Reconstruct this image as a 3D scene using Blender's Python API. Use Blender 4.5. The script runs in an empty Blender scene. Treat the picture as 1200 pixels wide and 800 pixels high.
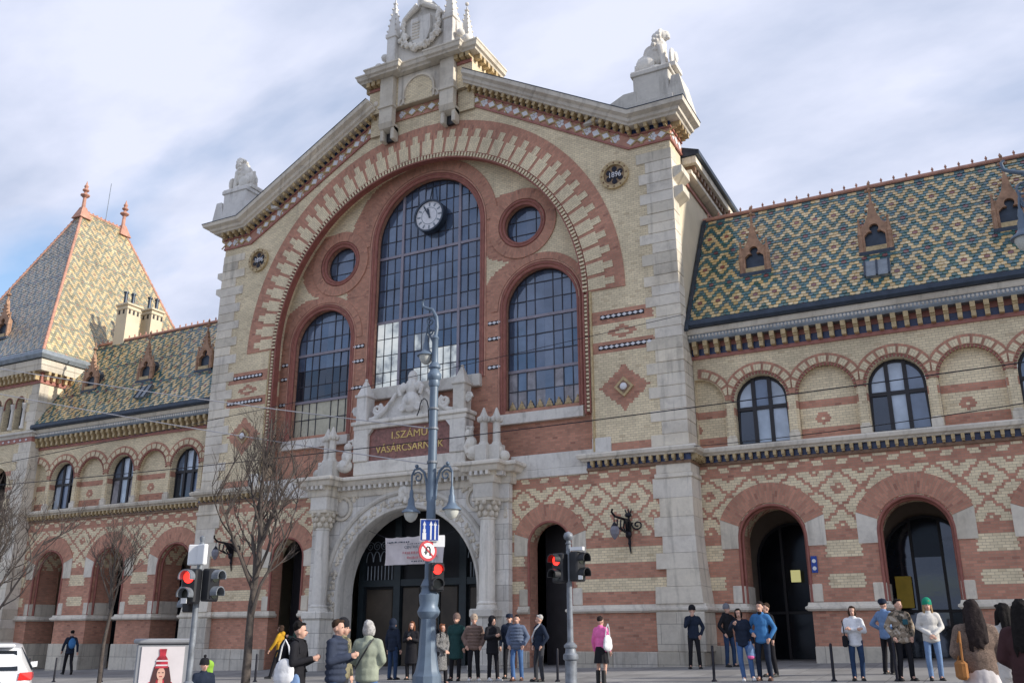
import bpy, bmesh, math, random
from math import sin, cos, pi, radians, sqrt, floor, atan2, hypot
from mathutils import Vector, Matrix, Euler, Quaternion
from mathutils.geometry import tessellate_polygon
random.seed(7)
SC = bpy.context.scene
COL = SC.collection

# ------------------------------------------------------------------ camera
CAMLOC = Vector((19.5, -29.0, 1.5))
def make_camera():
    yaw, pit, rol = radians(27.578), radians(17.793), radians(-0.1305)
    f = Vector((-sin(yaw)*cos(pit), cos(yaw)*cos(pit), sin(pit)))
    r = Vector((cos(yaw), sin(yaw), 0)); u = r.cross(f)
    r2 = cos(rol)*r+sin(rol)*u; u2 = -sin(rol)*r+cos(rol)*u
    cd = bpy.data.cameras.new('camera'); cd.sensor_width = 36; cd.lens = 1069.86/1200*36
    cd.clip_start = 0.1; cd.clip_end = 3000
    co = bpy.data.objects.new('camera', cd); COL.objects.link(co)
    m = Matrix((r2, u2, -f)).transposed().to_4x4(); m.translation = CAMLOC
    co.matrix_world = m; SC.camera = co
make_camera()

# ------------------------------------------------------------------ sky, sun, exposure
SUN_EL, SUN_AZ = radians(24), radians(6)          # sun low on the right, a little behind the front wall
def make_world():
    w = bpy.data.worlds.new('World'); SC.world = w; w.use_nodes = True
    nt = w.node_tree; nt.nodes.clear(); N = nt.nodes.new; L = nt.links.new
    out = N('ShaderNodeOutputWorld'); bg = N('ShaderNodeBackground'); bg.inputs['Strength'].default_value = 0.1
    sky = N('ShaderNodeTexSky'); sky.sky_type = 'NISHITA'; sky.sun_disc = False
    sky.sun_elevation = SUN_EL; sky.sun_rotation = radians(90)-SUN_AZ
    sky.air_density = 1.0; sky.dust_density = 0.6; sky.ozone_density = 1.5
    tc = N('ShaderNodeTexCoord')
    sep = N('ShaderNodeSeparateXYZ'); L(tc.outputs['Generated'], sep.inputs[0])
    # project the view direction on a flat cloud deck
    ab = N('ShaderNodeMath'); ab.operation = 'MAXIMUM'; L(sep.outputs['Z'], ab.inputs[0]); ab.inputs[1].default_value = 0.0
    ad = N('ShaderNodeMath'); ad.operation = 'ADD'; L(ab.outputs[0], ad.inputs[0]); ad.inputs[1].default_value = 0.22
    dx = N('ShaderNodeMath'); dx.operation = 'DIVIDE'; L(sep.outputs['X'], dx.inputs[0]); L(ad.outputs[0], dx.inputs[1])
    dy = N('ShaderNodeMath'); dy.operation = 'DIVIDE'; L(sep.outputs['Y'], dy.inputs[0]); L(ad.outputs[0], dy.inputs[1])
    cb = N('ShaderNodeCombineXYZ'); L(dx.outputs[0], cb.inputs[0]); L(dy.outputs[0], cb.inputs[1])
    mp = N('ShaderNodeMapping'); L(cb.outputs[0], mp.inputs[0])
    mp.inputs['Location'].default_value = (8.66, 6.66, 0); mp.inputs['Rotation'].default_value = (0, 0, radians(28)); mp.inputs['Scale'].default_value = (1.0, 1.75, 1)
    n1 = N('ShaderNodeTexNoise'); L(mp.outputs[0], n1.inputs['Vector']); n1.inputs['Scale'].default_value = 1.15; n1.inputs['Detail'].default_value = 6; n1.inputs['Roughness'].default_value = 0.47; n1.inputs['Distortion'].default_value = 0.35
    r1 = N('ShaderNodeValToRGB'); L(n1.outputs['Fac'], r1.inputs[0])
    r1.color_ramp.elements[0].position = 0.35; r1.color_ramp.elements[0].color = (0.05, .05, .05, 1)
    r1.color_ramp.elements[1].position = 0.49; r1.color_ramp.elements[1].color = (1, 1, 1, 1)
    n2 = N('ShaderNodeTexNoise'); L(mp.outputs[0], n2.inputs['Vector']); n2.inputs['Scale'].default_value = 2.1; n2.inputs['Detail'].default_value = 6; n2.inputs['Roughness'].default_value = 0.55
    r2 = N('ShaderNodeValToRGB'); L(n2.outputs['Fac'], r2.inputs[0])
    r2.color_ramp.elements[0].position = 0.34; r2.color_ramp.elements[0].color = (CLOUD_LO[0], CLOUD_LO[1], CLOUD_LO[2], 1)
    r2.color_ramp.elements[1].position = 0.62; r2.color_ramp.elements[1].color = (CLOUD_HI[0], CLOUD_HI[1], CLOUD_HI[2], 1)
    sc = N('ShaderNodeVectorMath'); sc.operation = 'SCALE'; L(r2.outputs['Color'], sc.inputs[0]); sc.inputs['Scale'].default_value = 10.0
    sb = N('ShaderNodeVectorMath'); sb.operation = 'SCALE'; L(sky.outputs['Color'], sb.inputs[0]); sb.inputs['Scale'].default_value = 1.0
    mx = N('ShaderNodeMix'); mx.data_type = 'RGBA'; L(r1.outputs['Color'], mx.inputs['Factor']); L(sb.outputs[0], mx.inputs['A']); L(sc.outputs[0], mx.inputs['B'])
    L(mx.outputs['Result'], bg.inputs['Color']); L(bg.outputs[0], out.inputs[0])
CLOUD_LO = (.27, .305, .395); CLOUD_HI = (.395, .415, .50)
make_world()
sd = bpy.data.lights.new('sun', 'SUN'); sd.energy = 2.4; sd.angle = radians(1.2); sd.color = (1, .93, .82)
so = bpy.data.objects.new('sun', sd); COL.objects.link(so)
so.rotation_euler = Vector((cos(SUN_EL)*cos(SUN_AZ), cos(SUN_EL)*sin(SUN_AZ), sin(SUN_EL))).to_track_quat('Z', 'Y').to_euler()
VS = SC.view_settings; VS.view_transform = 'Standard'; VS.look = 'None'; VS.gamma = 1; VS.exposure = 1.08
SC.render.resolution_x = 1024; SC.render.resolution_y = 682

def ground(x, y):                                   # the pavement falls gently to the left and to the street
    return .36+.02*max(-40, min(40, x))+.037*max(-13.5, min(2, y))

# ------------------------------------------------------------------ node helper
class S:
    def __init__(s, g, k): s.g = g; s.k = k
    def _m(s, op, *a): return s.g.math(op, s, *a)
    def __add__(s, o): return s._m('ADD', o)
    __radd__ = __add__
    def __sub__(s, o): return s._m('SUBTRACT', o)
    def __rsub__(s, o): return s.g.math('SUBTRACT', o, s)
    def __mul__(s, o): return s._m('MULTIPLY', o)
    __rmul__ = __mul__
    def __truediv__(s, o): return s._m('DIVIDE', o)
    def __lt__(s, o): return s._m('LESS_THAN', o)
    def __gt__(s, o): return s._m('GREATER_THAN', o)
    def __and__(s, o): return s._m('MULTIPLY', o)
    def __or__(s, o): return s._m('MAXIMUM', o)
    def floor(s): return s._m('FLOOR')
    def fract(s): return s._m('FRACT')
    def abs(s): return s._m('ABSOLUTE')
    def inv(s): return 1-s
class Graph:
    def __init__(s, name):
        s.mat = bpy.data.materials.new(name); s.mat.use_nodes = True; s.nt = s.mat.node_tree
        s.b = s.nt.nodes['Principled BSDF']; s.L = s.nt.links.new
    def N(s, t): return s.nt.nodes.new(t)
    def put(s, sock, v):
        if isinstance(v, S): s.L(v.k, sock)
        elif hasattr(v, 'is_linked'): s.L(v, sock)
        elif isinstance(v, tuple) and len(v) == 3 and sock.type == 'RGBA': sock.default_value = (*v, 1)
        else: sock.default_value = v
    def math(s, op, *a):
        n = s.N('ShaderNodeMath'); n.operation = op
        for i, v in enumerate(a): s.put(n.inputs[i], v)
        return S(s, n.outputs[0])
    def mix(s, f, a, b, mode='MIX'):
        n = s.N('ShaderNodeMix'); n.data_type = 'RGBA'; n.blend_type = mode
        s.put(n.inputs['Factor'], f); s.put(n.inputs['A'], a); s.put(n.inputs['B'], b); return n.outputs['Result']
    def obj(s):
        n = s.N('ShaderNodeTexCoord'); return n.outputs['Object']
    def xyz(s, v):
        n = s.N('ShaderNodeSeparateXYZ'); s.L(v, n.inputs[0]); return [S(s, o) for o in n.outputs]
    def comb(s, x, y, z=0.0):
        n = s.N('ShaderNodeCombineXYZ'); s.put(n.inputs[0], x); s.put(n.inputs[1], y); s.put(n.inputs[2], z); return n.outputs[0]
    def noise(s, vec, scale, detail=4, rough=.55, dist=0):
        n = s.N('ShaderNodeTexNoise'); s.L(vec, n.inputs['Vector']); n.inputs['Scale'].default_value = scale
        n.inputs['Detail'].default_value = detail; n.inputs['Roughness'].default_value = rough; n.inputs['Distortion'].default_value = dist
        return S(s, n.outputs['Fac'])
    def white(s, vec):
        n = s.N('ShaderNodeTexWhiteNoise'); s.L(vec, n.inputs['Vector']); return S(s, n.outputs['Value'])
    def ramp(s, f, *stops):
        n = s.N('ShaderNodeValToRGB'); s.put(n.inputs[0], f); e = n.color_ramp.elements
        while len(e) < len(stops): e.new(.5)
        for i, (p, c) in enumerate(stops): e[i].position = p; e[i].color = (*c, 1) if isinstance(c, tuple) else (c, c, c, 1)
        return n.outputs['Color']
    def bump(s, h, dist=.01, strength=.5):
        n = s.N('ShaderNodeBump'); s.put(n.inputs['Height'], h); n.inputs['Distance'].default_value = dist; n.inputs['Strength'].default_value = strength
        s.L(n.outputs[0], s.b.inputs['Normal'])
    def set(s, **k):
        for a, v in k.items(): s.put(s.b.inputs[a.replace('_', ' ')], v)
        return s.mat
    def pos(s):
        n = s.N('ShaderNodeNewGeometry'); return n.outputs['Position']

def simple(name, col, rough=.7, metal=0., var=.12, nscale=3., spec=.4, bump=0., bscale=30):
    g = Graph(name); p = g.pos(); n = g.noise(p, nscale, 5, .6)
    c = g.mix(1.0, col, g.ramp(n, (.25, 1-var*1.6), (.75, 1+var)), 'MULTIPLY')
    g.set(Base_Color=c, Roughness=rough, Metallic=metal); g.b.inputs['Specular IOR Level'].default_value = spec
    if bump: g.bump(g.noise(p, bscale, 3), bump, .6)
    return g.mat

def stone(name, col, course=None, length=1.1, dirt=.5, rough=.85, joint=.012):
    g = Graph(name); p = g.pos(); x, y, z = g.xyz(p)
    big = g.noise(p, .55, 6, .62); fine = g.noise(p, 9, 4, .6)
    # rain streaks: noise stretched down the wall
    st = g.noise(g.comb(x*1.6+y*1.6, z*.16, z*0), 2.2, 5, .62)
    c = g.mix(1.0, col, g.ramp(big, (.28, (.72, .70, .68)), (.5, (.97, .97, .97)), (.75, (1.1, 1.09, 1.06))), 'MULTIPLY')
    c = g.mix(g.math('MULTIPLY', g.ramp_f(st, .53, .76), dirt), c, (.12, .112, .10))
    bl = g.noise(p, 1.9, 5, .65, .4); c = g.mix(g.ramp_f(bl, .54, .72)*(dirt*.7), c, (.27, .25, .23))
    c = g.mix(1.0, c, g.ramp(fine, (.3, .94), (.7, 1.05)), 'MULTIPLY')
    oi = g.N('ShaderNodeObjectInfo'); rnd = S(g, oi.outputs['Random'])
    c = g.mix(1.0, c, g.ramp(rnd, (0., (.86, .84, .80)), (.35, (1.0, .985, .96)), (.7, (1.02, 1.02, 1.03)), (1., (1.09, 1.06, 1.0))), 'MULTIPLY')
    h = fine*.35
    if course:
        v = z/course; j = v.floor(); u = (x+y)/length+(j*.5).fract()*1.0
        fu = u.fract(); fv = v.fract()
        tone = g.white(g.comb(u.floor(), j, 0.))
        c = g.mix(1.0, c, g.ramp(tone, (0., .86), (1., 1.1)), 'MULTIPLY')
        m = (fv < joint/course*1.6) | (fu < joint/length*1.6)
        c = g.mix(m*.6, c, (.16, .15, .14)); h = h+(1-m)*1.2
    g.set(Base_Color=c, Roughness=rough); g.b.inputs['Specular IOR Level'].default_value = .25
    g.bump(h, .02, .5)
    return g.mat
def ramp_f(s, v, a, b):
    n = s.N('ShaderNodeMapRange'); s.put(n.inputs['Value'], v); n.inputs['From Min'].default_value = a; n.inputs['From Max'].default_value = b
    return S(s, n.outputs[0])
Graph.ramp_f = ramp_f

YEL = (.82, .695, .475); RED = (.53, .26, .18); MORT = (.36, .29, .22)
def brick(name, mask=None, yel=YEL, red=RED, bw=.20, bh=.0833, uv=False, base='y', wash=.25):
    """brick wall: every brick has its own tone; mask(x, z) -> 1 where a brick is red (x, z of the brick's centre)"""
    g = Graph(name)
    if uv:
        n = g.N('ShaderNodeUVMap'); u0, v0, _ = g.xyz(n.outputs[0]); x0 = u0
    else:
        x0, y0, v0 = g.xyz(g.obj()); u0 = x0+y0
    j = (v0/bh).floor(); off = (j*.5).fract()
    uu = u0/bw+off; i = uu.floor(); fu = uu.fract(); fv = (v0/bh).fract()
    mort = (fv < .13) | (fu < .06)
    hb = (u0/(bw*.5)+off).floor()                       # half bricks carry the pattern
    xc = (hb+.5-off)*(bw*.5); zc = (j+.5)*bh
    tone = g.white(g.comb(i, j, 0.)); tone2 = g.white(g.comb(i, j, 5.3))
    cy = g.mix(tone, tuple(c*.90 for c in yel), tuple(min(1, c*1.08) for c in yel))
    cy = g.mix((tone2 > .94)*.35, cy, (.45, .33, .2))
    cr = g.mix(tone, tuple(c*.86 for c in red), tuple(c*1.15 for c in red))
    cr = g.mix((tone2 > .95)*.45, cr, (.24, .10, .08))
    if mask: c = g.mix(mask(xc, zc), cy, cr)
    else: c = cy if base == 'y' else cr
    c = g.mix(mort*.75, c, MORT)
    p = g.pos(); wx, wy, wz = g.xyz(p)
    big = g.noise(p, .45, 6, .6); st = g.noise(g.comb(wx*1.3+wy, wz*.18, 0.), 2.0, 5, .6)
    c = g.mix(1.0, c, g.ramp(big, (.3, 1-wash), (.7, 1.08)), 'MULTIPLY')
    c = g.mix(g.ramp_f(st, .55, .78)*.32, c, (.16, .12, .10))
    so_ = g.noise(p, 1.6, 5, .65, .5); c = g.mix(g.ramp_f(so_, .56, .75)*.18, c, (.22, .16, .12))
    g.set(Base_Color=c, Roughness=.82); g.b.inputs['Specular IOR Level'].default_value = .3
    g.bump((1-mort)+tone*.35, .008, .55)
    return g.mat

# ------------------------------------------------------------------ mesh helper
class MB:
    def __init__(s): s.v = []; s.f = []; s.uv = {}; s.mi = []; s.cur = 0
    def add(s, vs, fs, uvs=None):
        o = len(s.v); s.v += [tuple(p) for p in vs]
        for k, f in enumerate(fs):
            s.f.append(tuple(i+o for i in f)); s.mi.append(s.cur)
            if uvs: s.uv[len(s.f)-1] = uvs[k]
        return s
    def box(s, x0, x1, y0, y1, z0, z1):
        vs = [(x, y, z) for z in (z0, z1) for y in (y0, y1) for x in (x0, x1)]
        return s.add(vs, [(0, 2, 3, 1), (4, 5, 7, 6), (0, 1, 5, 4), (2, 6, 7, 3), (0, 4, 6, 2), (1, 3, 7, 5)])
    def bevbox(s, x0, x1, y0, y1, z0, z1, b=.02):
        pts = []
        for sx, x in ((1, x0), (-1, x1)):
            for sy, y in ((1, y0), (-1, y1)):
                for sz, z in ((1, z0), (-1, z1)):
                    pts += [(x, y+sy*b, z+sz*b), (x+sx*b, y, z+sz*b), (x+sx*b, y+sy*b, z)]
        return s.hull(pts)
    def hull(s, pts):
        bm = bmesh.new()
        for p in pts: bm.verts.new(p)
        r = bmesh.ops.convex_hull(bm, input=bm.verts)
        bm.verts.ensure_lookup_table(); bm.verts.index_update()
        s.add([v.co[:] for v in bm.verts], [tuple(v.index for v in f.verts) for f in bm.faces]); bm.free(); return s
    def prism(s, poly, y0, y1, holes=(), back=True):
        """outline in x, z pushed from y0 to y1, with holes"""
        loops = [list(poly)]+[list(h) for h in holes]
        tri = tessellate_polygon([[Vector((p[0], p[1], 0)) for p in l] for l in loops])
        flat = [p for l in loops for p in l]; n = len(flat)
        vs = [(p[0], y0, p[1]) for p in flat]+[(p[0], y1, p[1]) for p in flat]; fs = []
        for t in tri:
            a, b, c = (flat[i] for i in t); ar = (b[0]-a[0])*(c[1]-a[1])-(b[1]-a[1])*(c[0]-a[0])
            if abs(ar) < 1e-9: continue
            t = tuple(t) if ar > 0 else tuple(reversed(t))
            fs.append(t)
            if back: fs.append(tuple(i+n for i in reversed(t)))
        o = 0
        for l in loops:
            m = len(l)
            for i in range(m): a, b = o+i, o+(i+1) % m; fs.append((a, b, b+n, a+n))
            o += m
        return s.add(vs, fs)
    def sweep(s, pts, outs, ups, prof, caps=True, close=False):
        m = len(prof); vs = []; fs = []
        for p, a, b in zip(pts, outs, ups):
            p, a, b = Vector(p), Vector(a), Vector(b); vs += [p+a*q[0]+b*q[1] for q in prof]
        n = len(pts)
        for i in range(n if close else n-1):
            k = (i+1) % n
            for j in range(m):
                l = (j+1) % m
                fs.append((i*m+j, i*m+l, k*m+l, k*m+j))
        if caps and not close: fs += [tuple(range(m)), tuple((n-1)*m+j for j in reversed(range(m)))]
        return s.add(vs, fs)
    def lathe(s, prof, seg=12, c=(0, 0, 0), squash=1.):
        vs = []; fs = []; m = len(prof)
        for i in range(seg):
            a = 2*pi*i/seg; vs += [(c[0]+r*cos(a), c[1]+r*sin(a)*squash, c[2]+z) for r, z in prof]
        for i in range(seg):
            k = (i+1) % seg
            for j in range(m-1): fs.append((i*m+j, k*m+j, k*m+j+1, i*m+j+1))
        fs.append(tuple(i*m for i in reversed(range(seg)))); fs.append(tuple(i*m+m-1 for i in range(seg)))
        return s.add(vs, fs)
    def tube(s, pts, rad, seg=6):
        pts = [Vector(p) for p in pts]; n = len(pts)
        if not hasattr(rad, '__len__'): rad = [rad]*n
        vs = []; fs = []; ref = None
        for i, p in enumerate(pts):
            d = (pts[min(i+1, n-1)]-pts[max(i-1, 0)]).normalized()
            if ref is None: ref = d.orthogonal().normalized()
            a = (ref-d*ref.dot(d))
            a = a.normalized() if a.length > 1e-6 else d.orthogonal().normalized()
            ref = a; b = d.cross(a)
            vs += [p+(a*cos(2*pi*k/seg)+b*sin(2*pi*k/seg))*rad[i] for k in range(seg)]
        for i in range(n-1):
            for k in range(seg):
                l = (k+1) % seg; fs.append((i*seg+k, i*seg+l, (i+1)*seg+l, (i+1)*seg+k))
        fs += [tuple(reversed(range(seg))), tuple((n-1)*seg+k for k in range(seg))]
        return s.add(vs, fs)
    def ball(s, c, r, seg=10, rings=7, rot=None):
        if not hasattr(r, '__len__'): r = (r, r, r)
        vs = [(0, 0, 1)]+[(sin(pi*i/rings)*cos(2*pi*k/seg), sin(pi*i/rings)*sin(2*pi*k/seg), cos(pi*i/rings)) for i in range(1, rings) for k in range(seg)]+[(0, 0, -1)]
        fs = []
        for k in range(seg):
            l = (k+1) % seg; fs.append((0, 1+k, 1+l))
            for i in range(rings-2): fs.append((1+i*seg+k, 1+(i+1)*seg+k, 1+(i+1)*seg+l, 1+i*seg+l))
            fs.append((1+(rings-2)*seg+k, len(vs)-1, 1+(rings-2)*seg+l))
        q = rot.to_matrix() if rot is not None else Matrix.Identity(3); c = Vector(c)
        return s.add([c+q@Vector((v[0]*r[0], v[1]*r[1], v[2]*r[2])) for v in vs], fs)
    def mirror(s):
        for i in range(len(s.v)): x, y, z = s.v[i]; s.v[i] = (-x, y, z)
        s.f = [tuple(reversed(f)) for f in s.f]; s.uv = {k: list(reversed(u)) for k, u in s.uv.items()}; return s
    def mesh(s, name, mats, smooth=None):
        me = bpy.data.meshes.new(name); me.from_pydata(s.v, [], s.f)
        if s.uv:
            l = me.uv_layers.new(name='UVMap')
            for p in me.polygons:
                u = s.uv.get(p.index)
                if u:
                    for k, li in enumerate(p.loop_indices): l.data[li].uv = u[k]
        else:
            bm = bmesh.new(); bm.from_mesh(me); bmesh.ops.recalc_face_normals(bm, faces=bm.faces); bm.to_mesh(me); bm.free()
        if not isinstance(mats, (list, tuple)): mats = [mats]
        for m in mats: me.materials.append(m)
        if len(mats) > 1: me.polygons.foreach_set('material_index', s.mi)
        if smooth:
            me.polygons.foreach_set('use_smooth', [True]*len(me.polygons)); me.set_sharp_from_angle(angle=radians(smooth))
        me.update(); return me
    def build(s, name, mats, parent=None, smooth=None, loc=None, **k):
        return link(name, s.mesh(name, mats, smooth), parent, loc, **k)
def link(name, me, parent=None, loc=None, rot=None, scale=None, **k):
    o = bpy.data.objects.new(name, me); COL.objects.link(o)
    if parent: o.parent = parent
    if loc is not None: o.location = loc
    if rot is not None: o.rotation_euler = rot
    if scale is not None: o.scale = scale
    for a, v in k.items(): o[a] = v
    return o
def empty(name, loc=(0, 0, 0), rot=None, **k):
    o = link(name, None, None, loc, rot, **k); o.empty_display_size = .2; return o
def thing(name, label, cat, loc=(0, 0, 0), rot=None, group=None):
    o = empty(name, loc, rot, label=label, category=cat)
    if group: o['group'] = group
    return o
def copy_tree(o, parent=None, loc=None, rot=None, **k):
    c = o.copy(); COL.objects.link(c); c.parent = parent
    if loc is not None: c.location = loc
    if rot is not None: c.rotation_euler = rot
    for a, v in k.items(): c[a] = v
    for ch in list(o.children): copy_tree(ch, c)
    return c
def arc(cx, cz, r, a0, a1, n): return [(cx+r*cos(a0+(a1-a0)*i/n), cz+r*sin(a0+(a1-a0)*i/n)) for i in range(n+1)]
def arch_poly(cx, r, zs, zb, n=24): return [(cx-r, zb), (cx+r, zb)]+arc(cx, zs, r, 0, pi, n)
def arch_frames(cx, r, zs, zb, y, n=24):
    """path of an arch with straight legs: points, outs (towards the street), ups (away from the opening)"""
    P = [(cx+r, y, zb)]; U = [(1, 0, 0)]
    for i in range(n+1):
        a = pi*i/n; P.append((cx+r*cos(a), y, zs+r*sin(a))); U.append((cos(a), 0, sin(a)))
    P.append((cx-r, y, zb)); U.append((-1, 0, 0))
    return P, [(0, -1, 0)]*len(P), U
def ring(mb, cx, cz, r0, r1, y0, y1, a0=0., a1=pi, n=32, rmax=None):
    """flat ring segment standing in x, z; uv: u outward from the centre (brick length), v along the arc"""
    vs = []; fs = []; uvs = []
    for i in range(n+1):
        a = a0+(a1-a0)*i/n; ro = r1 if rmax is None else min(r1, rmax/max(1e-6, abs(cos(a))))
        for r in (r0, ro):
            for y in (y0, y1): vs.append((cx+r*cos(a), y, cz+r*sin(a)))
    rm = (r0+r1)/2; full = abs(a1-a0-2*pi) < 1e-6
    for i in range(n):
        o = i*4; p = o+4; v0 = rm*(a1-a0)*i/n; v1 = rm*(a1-a0)*(i+1)/n
        fs += [(o, o+2, p+2, p), (o+2, o+3, p+3, p+2), (o, p, p+1, o+1)]
        uvs += [[(r0, v0), (r1, v0), (r1, v1), (r0, v1)], [(r1, v0), (r1+.3, v0), (r1+.3, v1), (r1, v1)], [(r0, v0), (r0, v1), (r0-.3, v1), (r0-.3, v0)]]
    if not full:
        e = n*4; fs += [(0, 1, 3, 2), (e, e+2, e+3, e+1)]; uvs += [[(0, 0), (.1, 0), (.1, .1), (0, .1)]]*2
    return mb.add(vs, fs, uvs)
def clip_poly(poly, conv):
    """cut a polygon by a convex outline (both in x, z; conv counter-clockwise)"""
    out = list(poly); n = len(conv)
    for i in range(n):
        a, b = conv[i], conv[(i+1) % n]; inp = out; out = []
        if not inp: break
        def side(p): return (b[0]-a[0])*(p[1]-a[1])-(b[1]-a[1])*(p[0]-a[0])
        for k in range(len(inp)):
            p, q = inp[k], inp[(k+1) % len(inp)]; sp, sq = side(p), side(q)
            if sp >= 0: out.append(p)
            if (sp >= 0) != (sq >= 0):
                t = sp/(sp-sq); out.append((p[0]+(q[0]-p[0])*t, p[1]+(q[1]-p[1])*t))
    return out
TMP = bpy.data.scenes.new('tmp')
def evaluated_mesh(o):
    TMP.collection.objects.link(o); TMP.view_layers[0].update(); dg = TMP.view_layers[0].depsgraph
    me = bpy.data.meshes.new_from_object(o.evaluated_get(dg)); TMP.collection.objects.unlink(o); return me
def fuse(mb, name, mats, voxel=.03, parent=None, smooth_it=4, loc=None, rot=None, **k):
    """melt overlapping shapes into one continuous skin"""
    me = mb.mesh('tmp', mats); o = bpy.data.objects.new('tmp', me)
    m = o.modifiers.new('r', 'REMESH'); m.mode = 'VOXEL'; m.voxel_size = voxel
    if smooth_it: q = o.modifiers.new('s', 'SMOOTH'); q.factor = .5; q.iterations = smooth_it
    ne = evaluated_mesh(o); ne.name = name
    bpy.data.objects.remove(o); bpy.data.meshes.remove(me)
    ne.polygons.foreach_set('use_smooth', [True]*len(ne.polygons))
    if not ne.materials: ne.materials.append(mats if not isinstance(mats, (list, tuple)) else mats[0])
    return link(name, ne, parent, loc, rot, **k) if parent is not False else ne

# ------------------------------------------------------------------ materials of the hall
def mx_(a, b): return a.g.math('MAXIMUM', a, b)
def between(z, a, b): return (z > a) & (z < b)
def diaper(x, z, P=1.375, Q=1.1662, t=.443, r0=.06, r1=.175):
    p = ((x/P+z/Q).fract()-.5).abs(); q = ((x/P-z/Q).fract()-.5).abs(); m = mx_(p, q)
    return (m > t) | ((m < r1) & (m > r0))
def low_zone(x, z, near_arch):
    band = between(z, 2.80, 3.29) | between(z, 3.79, 4.28)
    low = (z < 4.58) & (1-(band & near_arch))
    mid = between(z, 4.58, 6.40) & diaper(x, z)
    fr = between(z, 6.40, 6.56) | (z > 6.86) | (between(z, 6.56, 6.86) & diaper(x, z, .75, .3333, .34, .3, .3))
    return low | mid | fr
def mask_pav(x, z):
    ax = x.abs(); near = ((ax-5.8).abs() > .98)
    lowm = low_zone(x, z, near) & (z < 7.1)
    dz = (z-9.69).abs(); dx = (ax-8.75).abs()
    dia = ((dx/.92+dz/.82) < 1)
    bands = (between(z, 12.12, 12.56) | between(z, 11.02, 11.40)) & (ax < 9.95)
    m2 = (ax-8.75).abs()/.62+(z-11.72).abs()/.26
    loz = (m2 < 1) & (m2 > .42)
    up = (z > 7.1) & (dia | bands | loz | between(z, 7.1, 7.78))
    return lowm | up
def mask_field(x, z):
    ax = x.abs()
    def disc(cx, cz, r):
        d = (ax-cx)*(ax-cx)+(z-cz)*(z-cz); return d < r*r
    red = disc(0, 17.6, 3.42) | ((ax < 3.42) & (z < 17.6)) | disc(4.5, 17.1, 1.5) | disc(5.25, 13.55, 2.12) | (z < 13.55)
    return red
def mask_wing(x, z):
    t = ((x/4.22+.5).fract()-.5)*4.22
    return low_zone(x, z, ((t.abs()-2.11).abs() < .52))
def mask_wing_up(x, z): return between(z, 8.49, 8.75) | (z > 10.58)
def mask_blind(x, z):
    m = x.abs()/.30+(z-8.13).abs()/.25
    return between(z, 8.49, 8.75) | (z < 7.8) | ((m < 1) & (m > .34))
M = {}
M['pav'] = brick('brick_gable', mask_pav)
M['field'] = brick('brick_window_field', mask_field)
M['wing'] = brick('brick_arcade', mask_wing)
M['wing_up'] = brick('brick_upper_storey', mask_wing_up)
M['blind'] = brick('brick_blind_panel', mask_blind)
M['yel'] = brick('brick_yellow')
M['red'] = brick('brick_red', base='r')
M['vred'] = brick('brick_red_voussoir', base='r', uv=True)
M['vyel'] = brick('brick_yellow_voussoir', uv=True)
M['stone'] = stone('limestone', (.70, .65, .565), dirt=.55)
M['ashlar'] = stone('limestone_ashlar', (.55, .52, .47), course=.42, length=1.0, dirt=.45)
M['white'] = stone('pale_limestone', (.71, .69, .655), dirt=.5)
M['porch'] = stone('porch_limestone', (.69, .67, .635), course=.52, length=1.1, dirt=.5)
M['plinth'] = stone('plinth_stone', (.60, .56, .49), course=.6, length=1.05, dirt=.65)
M['ochre'] = simple('ochre_ceramic', (.50, .375, .20), .45, var=.25, nscale=8)
M['ochre_dark'] = simple('brown_ceramic', (.22, .13, .08), .5, var=.25, nscale=8)
M['plaq'] = simple('brown_gold_ceramic', (.30, .20, .11), .5, var=.25, nscale=8)
M['blue'] = simple('blue_glaze', (.025, .045, .13), .22, var=.3, nscale=9)
M['maroon'] = simple('maroon_ceramic', (.37, .15, .12), .5, var=.2)
M['wtile'] = simple('white_glaze', (.72, .72, .75), .3, var=.12, nscale=8)
M['terra'] = simple('terracotta', (.50, .26, .19), .7, var=.22, nscale=3, bump=.006)
M['terra_dark'] = simple('terracotta_moulding', (.30, .11, .085), .6, var=.2, nscale=4)
M['gutter'] = simple('slate_blue_metal', (.045, .06, .085), .4, .4, var=.25)
M['lead'] = simple('grey_sheet_metal', (.24, .27, .30), .45, .5, var=.2)
M['dark'] = simple('dark_frame', (.022, .02, .024), .45, var=.2)
M['mull'] = simple('grey_mauve_iron', (.27, .245, .285), .5, .2, var=.12)
M['bars'] = simple('glazing_bar_iron', (.05, .05, .065), .5, .2)
M['iron'] = simple('wrought_iron', (.018, .018, .026), .4, .5)
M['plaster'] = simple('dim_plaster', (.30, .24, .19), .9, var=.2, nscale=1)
M['cream'] = simple('cream_render', (.66, .57, .42), .9, var=.1, nscale=.8, bump=.004)
M['gold'] = simple('gilt_letter', (.72, .52, .19), .45, .2, var=.15)
M['granite'] = simple('red_marble', (.26, .115, .095), .35, var=.35, nscale=7)
def glass_mat(name, col, rough=.05, ior=1.65):
    g = Graph(name); p = g.pos(); n = g.noise(p, 1.3, 3)
    c = g.mix(1., col, g.ramp(n, (.3, .7), (.7, 1.25)), 'MULTIPLY')
    g.set(Base_Color=c, Roughness=rough); g.b.inputs['IOR'].default_value = ior
    g.b.inputs['Specular Tint'].default_value = (.72, .83, 1, 1)  # reflections tinted blue in place of a bluer sky
    g.bump(g.noise(p, 2.2, 2), .004, .25); return g.mat
M['glass'] = glass_mat('sky_tinted_window_glass', (.075, .105, .165), .06, 2.0)  # blue of the reflected sky put into the base colour
M['glass2'] = glass_mat('sky_tinted_window_glass_paler', (.11, .145, .21), .1, 2.0)
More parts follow.
